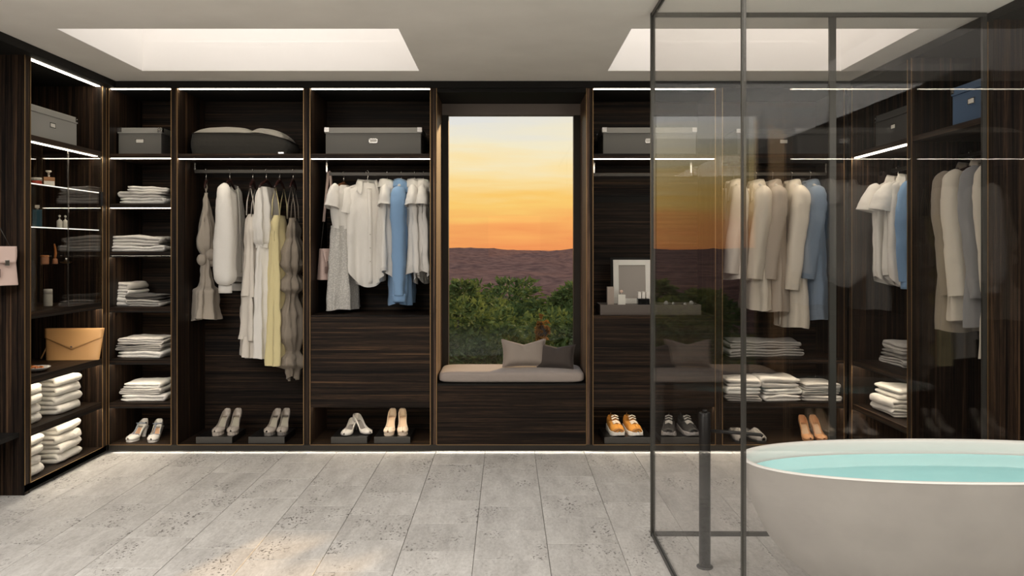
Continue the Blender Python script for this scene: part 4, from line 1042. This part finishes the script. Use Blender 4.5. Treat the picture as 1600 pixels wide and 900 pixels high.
def slipper(label, x, y, z, rz):
    s = thing('slipper', label, 'shoe', (x, y, z), rz); L = .26
    wt = [(0, .014), (.1, .038), (.3, .047), (.6, .040), (.9, .038), (1, .024)]; bt = [(0, .014), (1, .014)]; ht = [(0, .016), (.2, .030), (.4, .040), (.6, .036), (1, .045)]
    ot = [(0, 0), (.42, 0), (.52, .8), (.6, 1), (1, 1)]; dm = [(0, .008), (.2, .024), (.42, .034), (.6, 0), (1, 0)]
    upper(L, wt, bt, ht, ot, dm, 24).build('upper', [SU, SUL], s, smooth=True, solid=.005)
    p = MB(); p.grid(lambda u, v: ((interp(wt, .5 - .5 * cos(2 * pi * u)) + .004) * (1 if sin(2 * pi * u) >= 0 else -1), -L / 2 - .004 + (L + .008) * (.5 - .5 * cos(2 * pi * u)), .0006 + .016 * v), 40, 1, cu=True)
    p.f.append(tuple(range(39, -1, -1))); p.m.append(0); p.f.append(tuple(40 + k for k in range(40))); p.m.append(0)
    p.build('sole', plain('black_rubber', (.03, .03, .03), .6), s)
slipper('left grey suede slipper behind the glass, by the bath spout', xs(1152, .17), .17, zf, R(-4))
slipper('right grey suede slipper behind the glass, by the bath spout', xs(1176, .17), .17, zf, R(20))
TN = L_(.62, .33, .17)
pump('left tan high heel behind the glass', xs(1259, .18), .18, zf, R(-4), TN, L_(.55, .38, .25), TN, plat=.012, H=.10)
pump('right tan high heel behind the glass', xs(1279, .18), .185, zf, R(2), TN, L_(.55, .38, .25), TN, plat=.012, H=.10)

# ------------------------------------------------------------------ window seat cushion and pillows
SEATF = cloth('taupe_seat_fabric', (.36, .31, .28), weave=350); PILL = cloth('taupe_pillow_linen', (.34, .29, .25)); PILD = cloth('brown_pillow_velvet', (.075, .062, .055))
mb = MB(); cw, cd, ch = 1.072, .44, .085
def cush(u, v):
    th = 2 * pi * u; ph = -pi / 2 + pi * v; sp = lambda q, e: abs(q) ** e * (1 if q > 0 else -1)
    cx_ = sp(cos(ph), .22); return (cw / 2 * cx_ * sp(cos(th), .12), cd / 2 * cx_ * sp(sin(th), .16), ch / 2 + ch / 2 * sp(sin(ph), .45))
mb.grid(cush, 96, 24, cu=True)
o = mb.build('seat_cushion', SEATF, smooth=True); o.location = ((XL + XR) / 2 , .232, .5065)
tag(o, 'taupe upholstered seat cushion filling the window seat', 'cushion')
def pillow(label, m, x, y, z, rz, tilt, w=.34, h=.29, t=.13, chop=.0, seed=1):
    p = thing('pillow', label, 'pillow', (x, y, z), rz)
    def surf(sg):
        def fn(u, v):
            a = u * 2 - 1; b = v * 2 - 1
            pinch = 1 - .10 * (1 - abs(a) ** 2) * abs(b) ** 3; pinch2 = 1 - .08 * (1 - abs(b) ** 2) * abs(a) ** 3
            X = w / 2 * a * pinch2; Z = h / 2 * b * pinch
            if b > 0: Z -= chop * b * max(0, 1 - abs(a) * 1.15) ** 1.0
            k = max(0, (1 - a ** 4)) ** .6 * max(0, (1 - b ** 4)) ** .6
            Y = sg * (t / 2 * k + .004 * nz3(X, Z, sg, 14, seed) * k + .001) - sg * .03 * max(0, b) * max(0, 1 - abs(a) * 3) * k
            v3 = Vector((X, Y, Z)); v3.rotate(Matrix.Rotation(tilt, 3, 'X')); v3.z += h / 2 * cos(tilt); return v3
        return fn
    mb = MB(); mb.grid(surf(-1), 22, 22); mb.grid(surf(1), 22, 22); mb.build('cover', m, p, smooth=True)
    pts = []
    f = surf(-1)
    for k in range(22): pts.append(f(k / 22, 0))
    for k in range(22): pts.append(f(1, k / 22))
    for k in range(22): pts.append(f(1 - k / 22, 1))
    for k in range(22): pts.append(f(0, 1 - k / 22))
    MB().tube(pts, .0045, 6, closed=True).build('piping', m, p, smooth=True)
pillow('taupe linen pillow with a dented top on the window seat', PILL, wx(819, .27), .27, .596, R(6), R(-22), w=.34, h=.215, t=.12, chop=.035, seed=2)
pillow('dark brown velvet pillow in the right corner of the window seat', PILD, wx(869, .26), .245, .590, R(-16), R(-26), w=.28, h=.19, t=.10, chop=.02, seed=3)

# ------------------------------------------------------------------ things on the tray right of the window
tz_ = 1.0065
ty = .16
dt = thing('vanity_tray', 'long dark grey tray on the counter right of the window', 'tray', (wx(1016, .05), ty, tz_))
TG = plain('dark_taupe_lacquer', (.115, .095, .082), .45); w, d, h = .74, .26, .075
MB().box(-w / 2, w / 2, -d / 2, d / 2, .0005, .008).build('base', TG, dt)
MB().box(-w / 2, w / 2, -d / 2, -d / 2 + .012, .0085, h).build('front_wall', TG, dt, bevel=.0015)
MB().box(-w / 2, w / 2, d / 2 - .012, d / 2, .0085, h).build('back_wall', TG, dt, bevel=.0015)
for x in (-w / 2, w / 2 - .012): MB().box(x, x + .012, -d / 2 + .0125, d / 2 - .0125, .0085, h).build('side_wall', TG, dt, bevel=.0015)
MB().box(-w / 2 + .0125, w / 2 - .0125, -d / 2 + .0125, d / 2 - .0125, h - .012, h - .006).build('inset_board', TG, dt)
zt = tz_ + h - .0055
pf = thing('picture_frame', 'white picture frame with a blank grey picture leaning on the wall', 'picture', (wx(988, .24), .235, zt), R(-3))
FW, FH = .283, .335
tl = Matrix.Rotation(R(-8), 4, 'X')
MF = plain('white_frame_paint', (.80, .78, .72), .5)
for n_, b in (('frame_side', (-FW / 2, -FW / 2 + .04, 0, .018, 0, FH)), ('frame_side', (FW / 2 - .04, FW / 2, 0, .018, 0, FH)), ('frame_side', (-FW / 2 + .0405, FW / 2 - .0405, 0, .018, 0, .04)), ('frame_side', (-FW / 2 + .0405, FW / 2 - .0405, 0, .018, FH - .04, FH))):
    MB().box(*b).xf(tl).build(n_, MF, pf)
MB().box(-FW / 2 + .038, FW / 2 - .038, .007, .012, .038, FH - .038).xf(tl).build('picture_sheet', plain('grey_paper', (.37, .335, .30), .8, bump=.05), pf)
MB().box(-FW / 2 - .018, FW / 2 + .018, .022, .034, .0, FH + .02).xf(tl).build('backing_board', W_BLACK, pf)
o = MB().cbox(0, 0, .066, .05, .05, .132).build('gift_box', plain('taupe_card', (.40, .33, .28), .7), bevel=.002); o.location = (wx(953.5, .14), .14, zt + .0005)
tag(o, 'slim taupe card box at the left end of the vanity tray', 'box')
GOLDL = plain('amber_perfume', (.62, .50, .25), .1); CLR = plain('pale_glass_solid', (.80, .78, .70), .08)
def perfume(label, x, y, z, w, h, m, capm, round_=False, cap='ball', d=None, lab=False):
    p = thing('perfume_bottle', label, 'bottle', (x, y, z))
    d = d or w * .6
    if round_:
        MB().lathe([(w * .40, .0005), (w * .5, .006), (w * .5, h * .72), (w * .40, h * .86), (w * .16, h * .92), (w * .16, h)], 18).build('body', m, p, smooth=True)
    else: MB().cbox(0, 0, h / 2 + .0003, w, d, h).build('body', m, p, bevel=.003)
    if lab: MB().box(-w / 2 + .003, w / 2 - .003, -d / 2 - .0012, -d / 2 - .0003, h * .12, h * .62).build('paper_label', LABELM, p)
    MB().lathe([(w * .14, h + .0005), (w * .14, h + .008), (w * .10, h + .010)], 12).build('collar', CHROME, p, smooth=True)
    if cap == 'ball': MB().lathe([(.002, 0), (w * .18, w * .08), (w * .24, w * .22), (w * .18, w * .36), (.002, w * .44)], 14, at=(0, 0, h + .0105)).build('cap', capm, p, smooth=True)
    elif cap == 'flare': MB().lathe([(w * .09, 0), (w * .09, .018), (w * .26, .026), (w * .26, .034)], 12, at=(0, 0, h + .0105)).build('cap', capm, p, smooth=True)
    else: MB().cbox(0, 0, h + .0105 + .010, w * .5, d * .5, .02).build('cap', capm, p, bevel=.002)
    return p
perfume('square perfume bottle with a round stopper on the vanity tray', wx(971, .10), .10, zt + .0005, .056, .076, CLR, plain('pink_stopper', (.75, .55, .45), .2))
cd_ = thing('scented_candle', 'black glass candle with pale card sleeve on the vanity tray', 'candle', (wx(1005, .10), .10, zt + .0005))
MB().cbox(0, 0, .0235, .086, .07, .046).build('black_holder', plain('black_gloss', (.008, .008, .008), .15), cd_, bevel=.004)
for x in (-.030, 0, .030): MB().cbox(x, 0, .072, .024, .05, .05).build('white_bar', plain('ivory_wax', (.80, .76, .70), .5), cd_, bevel=.003)
BAU = coloured_glass('clear_crystal', (.9, .9, .88))
for px_, r, lb in ((1041, .016, 'leftmost'), (1052, .011, 'second'), (1070, .010, 'third'), (1080, .016, 'rightmost')):
    b = MB(); b.lathe([(r * .5, 0.0003), (r * .95, r * .5), (r, r), (r * .8, r * 1.6), (.001, r * 2)], 12); o = b.build('crystal_ball', BAU, smooth=True)
    o.location = (wx(px_, .09), .09, zt + .0003); tag(o, f'small clear crystal ball, {lb} of four on the vanity tray behind the glass', 'ornament', 'crystal balls on the vanity tray')

# ------------------------------------------------------------------ small things behind the left glass doors
def jar(name, label, cat, x, y, z, prof, m, lid=None, lidm=None):
    t_ = thing(name, label, cat, (x, y, z)); MB().lathe(prof, 18).build('body', m, t_, smooth=True, bevel=.001)
    if lid: MB().lathe(lid, 18).build('lid', lidm, t_, smooth=True)
    return t_
def LP(px, X): s = (px - 792) / X; return FOC / s + CY       # depth along the left wall from the plane X
REDM = plain('red_lacquer', (.42, .05, .03), .3); AMB = plain('amber_glass_solid', (.35, .17, .07), .12)
x_ = -3.06
jar('cosmetic_jar', 'low red jar with a pale lid on the top glass shelf', 'jar', x_, LP(56, x_), 1.9005, [(.030, .0003), (.036, .005), (.036, .032)], REDM, [(.037, .0325), (.037, .048), (.034, .052)], plain('pale_lid', (.55, .53, .48), .4))
p = perfume('amber perfume bottle with a white label on the top glass shelf', x_, LP(76, x_), 1.9005, .068, .068, AMB, plain('clear_cap', (.75, .70, .62), .15), cap='flare', lab=True); p.rotation_euler = (0, 0, R(40))
p = perfume('tall teal bottle on the middle glass shelf', x_ - .05, LP(58, x_ - .05), 1.6305, .055, .12, plain('teal_glass', (.03, .10, .14), .15), plain('clear_cap', (.75, .70, .62), .15), cap='box'); p.rotation_euler = (0, 0, R(35))
perfume('left clear vial with a glass stopper on the middle glass shelf', x_, LP(93, x_), 1.6305, .036, .066, CLR, CLR, round_=True)
perfume('right clear vial with a glass stopper on the middle glass shelf', x_ + .01, LP(102, x_ + .01), 1.6305, .036, .066, CLR, CLR, round_=True)
x_ = -3.16
ORG = plain('terracotta_plastic', (.55, .25, .13), .5)
jar('cosmetic_jar', 'small terracotta jar with an orange lid on the short glass shelf', 'jar', x_, LP(70, x_), 1.3855, [(.022, .0003), (.026, .004), (.026, .04), (.024, .05)], ORG, [(.029, .0505), (.029, .058), (.025, .062)], plain('orange_lid', (.60, .24, .07), .5))
br = thing('wooden_brush', 'orange wooden brush standing upright on the short glass shelf', 'brush', (x_, LP(86, x_), 1.3855))
MB().lathe([(.016, .0003), (.018, .004), (.015, .035), (.006, .04)], 14).build('stand', ORG, br, smooth=True)
MB().tube([(0, 0, .04), (0, .006, .075), (0, .002, .11), (0, -.01, .14)], [.008, .009, .007, .005], 8).build('handle', plain('orange_wood', (.55, .20, .05), .4), br, smooth=True)
y_ = LP(103, x_)
jar('trinket_dish', 'shallow brass trinket dish on the short glass shelf', 'dish', x_, y_, 1.3855, [(.02, .0003), (.034, .006), (.040, .014), (.036, .013), (.018, .006)], BRASS)
o = MB().lathe([(.001, 0), (.014, .004), (.018, .016), (.012, .028), (.001, .032)], 14).build('trinket', CHROME, smooth=True); o.location = (x_, y_ + .055 if y_ + .055 < -.47 else y_ - .0, 1.3860 if y_ + .055 < -.47 else 1.3995)
tag(o, 'small round silver trinket beside the brass dish', 'ornament')
jar('cosmetic_tube', 'white cylindrical canister on the wooden shelf behind glass', 'canister', -3.10, LP(75, -3.10), 1.1045, [(.026, .0003), (.028, .003), (.028, .082)], plain('warm_white_plastic', (.62, .60, .54), .5), [(.0275, .0825), (.0275, .112), (.025, .115)], plain('white_plastic', (.75, .73, .68), .5))
y_ = LP(58, -3.02)
fd = thing('jewellery_dish', 'shallow white dish with curled rim on the left clutch shelf', 'dish', (-3.03, y_, .7025))
MB().lathe([(.02, .0003), (.05, .006), (.085, .026), (.088, .030), (.05, .012), (.02, .008)], 24).build('plate', plain('white_ceramic', (.78, .75, .70), .25), fd, smooth=True)
for k in range(3):
    a = k * 2.1; o = MB().tube([(.022 * cos(q), .022 * sin(q), 0) for q in [2 * pi * j / 14 for j in range(14)]], .006, 6, closed=True).build('bangle', plain('amber_resin', (.50, .16, .04), .2), smooth=True)
    o.location = (-3.03 + .024 * cos(a), y_ + .024 * sin(a), .7245 + .004 * k); o.rotation_euler = (.25 * cos(a), .25 * sin(a), 0)
    tag(o, 'amber resin bangle in the white dish, ' + ['lowest of three', 'middle of three', 'topmost of three'][k], 'bangle', 'amber bangles in the white dish')
jar('dome_bottle', 'pale rounded bottle beside the white dish, cut by the post', 'bottle', -3.06, y_ - .115, .7025, [(.030, .0003), (.036, .006), (.034, .07), (.030, .11), (.018, .14), (.002, .148)], plain('brown_white_glaze', (.55, .45, .38), .25))

o = MB().lathe([(.035, .0003), (.062, .006), (.066, .03), (.066, .12), (.058, .155), (.035, .172), (.002, .176)], 24, sy=.8).build('rolled_towel', TOWEL, smooth=True)
o.location = (2.58, -1.575, ZB + .0003); tag(o, 'white rolled towel standing on the far right bay floor behind the bath', 'towel')

# ------------------------------------------------------------------ bath
tb = thing('bathtub', 'freestanding oval stone bathtub filled with pale blue water', 'bathtub', (1.82, -2.59, 0))
TA, TBB, TH = .86, .345, .638
def tubring(a, b, z, e=.86):
    return lambda u: (a * abs(cos(2 * pi * u)) ** e * (1 if cos(2 * pi * u) > 0 else -1), b * abs(sin(2 * pi * u)) ** e * (1 if sin(2 * pi * u) > 0 else -1), z)
def tubshell(mb, prof, n=120):
    rings = [tubring(a, b, z) for a, b, z in prof]
    mb.grid(lambda u, v: rings[int(round(v * (len(rings) - 1)))](u), n, len(rings) - 1, cu=True)
prof = []
for k in range(19):
    z = (k / 18) ** 1.4; zz = z * TH
    ks = [(0, .38), (.03, .44), (.08, .50), (.18, .61), (.24, .683), (.33, .757), (.473, .825), (TH, TA)]
    for p_, q_ in zip(ks, ks[1:]):
        if p_[0] <= zz <= q_[0] + 1e-6: aa = p_[1] + (q_[1] - p_[1]) * (zz - p_[0]) / (q_[0] - p_[0])
    prof.append((aa, .15 + (TBB - .15) * (aa - .38) / (TA - .38), .0005 + zz * (TH - .0065) / TH))
mb = MB(); tubshell(mb, prof); mb.f.append(tuple(range(119, -1, -1))); mb.m.append(0); mb.build('outer_shell', STONE, tb, smooth=True)
BW = plain('white_bath_interior', (.80, .79, .76), .35)
pr = [(TA + .001, TBB + .001, TH - .006), (TA - .001, TBB - .001, TH - .001), (TA - .008, TBB - .008, TH), (TA - .020, TBB - .020, TH - .002), (TA - .026, TBB - .026, TH - .012)]
for k in range(1, 12):
    f = k / 11; q = cos(f * pi / 2) ** .5; pr.append((.50 + (TA - .026 - .50) * q, .14 + (TBB - .026 - .14) * q, TH - .012 - .46 * f))
mb = MB(); tubshell(mb, pr); mb.f.append(tuple((len(pr) - 1) * 120 + k for k in range(120))); mb.m.append(0); mb.build('basin', BW, tb, smooth=True)
def water():
    m, N, L, b = newmat('pale_blue_water')
    b.inputs['Base Color'].default_value = (.50, .97, 1.0, 1); b.inputs['Roughness'].default_value = .04; b.inputs['IOR'].default_value = 1.33
    tr = N.new('ShaderNodeBsdfTransparent'); tr.inputs[0].default_value = (.55, .92, .95, 1)
    mx = N.new('ShaderNodeMixShader'); mx.inputs[0].default_value = .12
    L.new(b.outputs[0], mx.inputs[1]); L.new(tr.outputs[0], mx.inputs[2]); L.new(mx.outputs[0], N['Material Output'].inputs[0])
    n = N.new('ShaderNodeTexNoise'); n.inputs['Scale'].default_value = 6; bp = N.new('ShaderNodeBump'); bp.inputs['Strength'].default_value = .05; bp.inputs['Distance'].default_value = .02
    L.new(n.outputs['Fac'], bp.inputs['Height']); L.new(bp.outputs[0], b.inputs['Normal']); return m
zw = TH - .060
mb = MB(); aw, bw = TA - .034, TBB - .034
mb.grid(lambda u, v: (lambda p: (p[0] * v, p[1] * v, zw))(tubring(aw, bw, zw)(u)), 96, 10, cu=True); mb.build('water', water(), tb, smooth=True)
for sx in (-1, 1):
    MB().cbox(sx * (TA - .040), 0, TH - .034, .006, .075, .018).build('overflow_slot', CHROME, tb, bevel=.002)
ff = thing('bath_filler', 'slim black floor-standing bath filler column with a level spout', 'tap', (.925, -2.10, 0))
MB().lathe([(.036, .0005), (.038, .003), (.038, .007), (.034, .010)], 24).build('floor_flange', BLACKM, ff, smooth=True)
MB().lathe([(.0265, .0105), (.0265, .722), (.0245, .725)], 24).build('column', BLACKM, ff, smooth=True)
MB().tube([(.026, -.006, .640), (.14, -.045, .640), (.235, -.085, .640), (.243, -.089, .634)], .008, 10).build('spout', BLACKM, ff, smooth=True)
MB().lathe([(.012, .7255), (.012, .735), (.010, .737)], 14).build('handle', BLACKM, ff, smooth=True)

# ------------------------------------------------------------------ outdoors
def leafmat(name, c0, c1):
    m, N, L, b = newmat(name); g_ = N.new('ShaderNodeNewGeometry'); n = N.new('ShaderNodeTexNoise'); n.inputs['Scale'].default_value = 11; n.inputs['Detail'].default_value = 8; n.inputs['Roughness'].default_value = .8
    L.new(g_.outputs['Position'], n.inputs['Vector']); cr = N.new('ShaderNodeValToRGB'); e = cr.color_ramp.elements
    e[0].position = .35; e[0].color = (*c0, 1); e[1].position = .66; e[1].color = (*c1, 1); L.new(n.outputs['Fac'], cr.inputs[0]); L.new(cr.outputs[0], b.inputs['Base Color'])
    b.inputs['Roughness'].default_value = .8; b.inputs['Specular IOR Level'].default_value = .12
    tr = N.new('ShaderNodeBsdfTranslucent'); L.new(cr.outputs[0], tr.inputs[0]); mx = N.new('ShaderNodeMixShader'); mx.inputs[0].default_value = .3
    L.new(b.outputs[0], mx.inputs[1]); L.new(tr.outputs[0], mx.inputs[2]); L.new(mx.outputs[0], N['Material Output'].inputs[0]); return m
LG = leafmat('olive_green_leaves', (.03, .06, .012), (.24, .30, .09)); LG2 = leafmat('deep_green_leaves', (.02, .045, .012), (.17, .235, .07)); LO = leafmat('rust_leaves', (.20, .09, .02), (.42, .22, .05))  # bright end of the green ramps paints in glints on the leaves
BARK = plain('brown_bark', (.06, .045, .03), .9, bump=.5, scale=40)
GZ = -4.2
def tree(label, x, y, ztop, rx, m, seed, n=6500, leaf=.05, rz=None, cat='tree'):
    t_ = thing('tree', label, cat, (x, y, GZ)); rn = random.Random(seed); H = ztop - GZ; rz = rz or rx * 1.1
    MB().tube([(0, 0, 0), (.05, 0, H * .35), (-.04, .03, H * .6), (0, 0, H * .85)], [.12, .09, .06, .02], 8).build('trunk', BARK, t_, smooth=True)
    blobs = []
    for k in range(26):
        a = rn.uniform(0, 6.28); q = rn.uniform(-1, 1); rr = rn.uniform(.45, .95)
        blobs.append((rr * rx * cos(a) * math.sqrt(1 - q * q), rr * rx * sin(a) * math.sqrt(1 - q * q), H - rz + rz * q * rr, rx * rn.uniform(.22, .38)))
    br_ = MB()
    for b in blobs[::2]: br_.tube([(0, 0, max(.5, b[2] - rx * .9)), (b[0] * .5, b[1] * .5, b[2] - rx * .3), (b[0], b[1], b[2])], [.035, .02, .008], 5)
    br_.build('branches', BARK, t_)
    mb = MB()
    for k in range(n):
        b = blobs[rn.randrange(26)]; d3 = Vector((rn.gauss(0, 1), rn.gauss(0, 1), rn.gauss(0, 1))).normalized(); c = Vector(b[:3]) + d3 * b[3] * rn.uniform(.7, 1.05)
        if c.z > H: c.z = H - rn.uniform(0, .1)
        a = (d3 + Vector((rn.uniform(-1, 1), rn.uniform(-1, 1), rn.uniform(-1, .4))) * .9).normalized(); s_ = a.cross(Vector((rn.uniform(-1, 1), rn.uniform(-1, 1), rn.uniform(-1, 1)))).normalized()
        l = leaf * rn.uniform(.6, 1.3)
        i = len(mb.v); mb.v += [tuple(c - a * l), tuple(c + s_ * l * .38), tuple(c + a * l), tuple(c - s_ * l * .38)]; mb.f.append((i, i + 1, i + 2, i + 3)); mb.m.append(0)
    stuff(mb.build('foliage', m, t_))
tree('bushy green tree top outside the window at the left', -.72, 5.0, wz(440, 5.0), 1.25, LG, 1, 19800, 0.057)
tree('lower green tree in the middle foreground outside the window', .05, 3.6, wz(505, 3.6), 1.0, LG2, 2, 17600, 0.046)
tree('green tree at the right outside the window, near the pillows', 1.05, 4.6, wz(475, 4.6), 1.15, LG, 3, 19800, 0.054)
tree('green tree crown rising behind, left of the window centre', -.3, 8.5, wz(434, 8.5), 1.5, LG2, 4, 15400, 0.074)
tree('green tree crown on the skyline at the window right', 1.35, 9.5, wz(440, 9.5), 1.3, LG, 5, 15400, 0.074)
tree('dark green tree filling the dip in the middle distance', .55, 12, wz(452, 12), 1.9, LG2, 6, 15400, 0.095)
tree('green tree half hidden by the left window frame', -2.1, 9.5, wz(452, 9.5), 1.6, LG2, 7, 11000, 0.074)
tree('green tree half hidden by the right window frame', 2.8, 11, wz(448, 11), 1.7, LG2, 8, 11000, 0.081)
tree('small rust-coloured bush in front of the right trees', .40, 3.35, wz(492, 3.35), .085, LO, 9, 420, .030, rz=.17, cat='bush')
tree('far green tree crown behind on the left skyline', -1.5, 15, wz(446, 15), 2.0, LG, 10, 11000, 0.115)
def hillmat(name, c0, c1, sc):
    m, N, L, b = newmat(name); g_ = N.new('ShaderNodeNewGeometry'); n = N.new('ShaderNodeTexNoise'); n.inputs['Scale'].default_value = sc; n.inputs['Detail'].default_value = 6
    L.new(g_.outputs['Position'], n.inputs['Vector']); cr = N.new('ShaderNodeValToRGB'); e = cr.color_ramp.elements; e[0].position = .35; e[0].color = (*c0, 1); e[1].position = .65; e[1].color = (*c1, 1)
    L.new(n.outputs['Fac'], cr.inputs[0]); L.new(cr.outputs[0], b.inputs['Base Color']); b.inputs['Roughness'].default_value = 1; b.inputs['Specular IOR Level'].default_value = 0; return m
def land(name, x, y0, y1, za, zb, amp, nx, ny, mat, f, seed):
    mb = MB()
    mb.grid(lambda u, v: (lambda X, Y: (X, Y, za + (zb - za) * v + amp * (nz3(X / f, Y / f, 0, 1, seed) + .5 * nz3(X / f, Y / f, 0, 3.3, seed) + .35 * nz3(X / f, Y / f, 0, 11, seed))))(-x + 2 * x * u, y0 + (y1 - y0) * v), nx, ny)
    return struct(mb.build(name, mat, smooth=True))
land('ground', 60, 1.2, 62, GZ - .3, GZ - 1.5, .35, 40, 40, hillmat('grassy_soil', (.05, .06, .02), (.09, .085, .03), 1.5), 9, 3)
land('valley', 260, 60, 420, -7, -20, 3.0, 120, 60, hillmat('haze_tinted_woodland', (.06, .038, .036), (.15, .09, .078), .45), 30, 5)  # mauve distance haze is painted into the woodland colour
land('far_hill', 900, 400, 1500, -22, 2.5, 6, 160, 60, hillmat('haze_tinted_far_woodland', (.095, .058, .054), (.18, .108, .092), .11), 120, 8)  # paler mauve: more distance haze painted into the colour
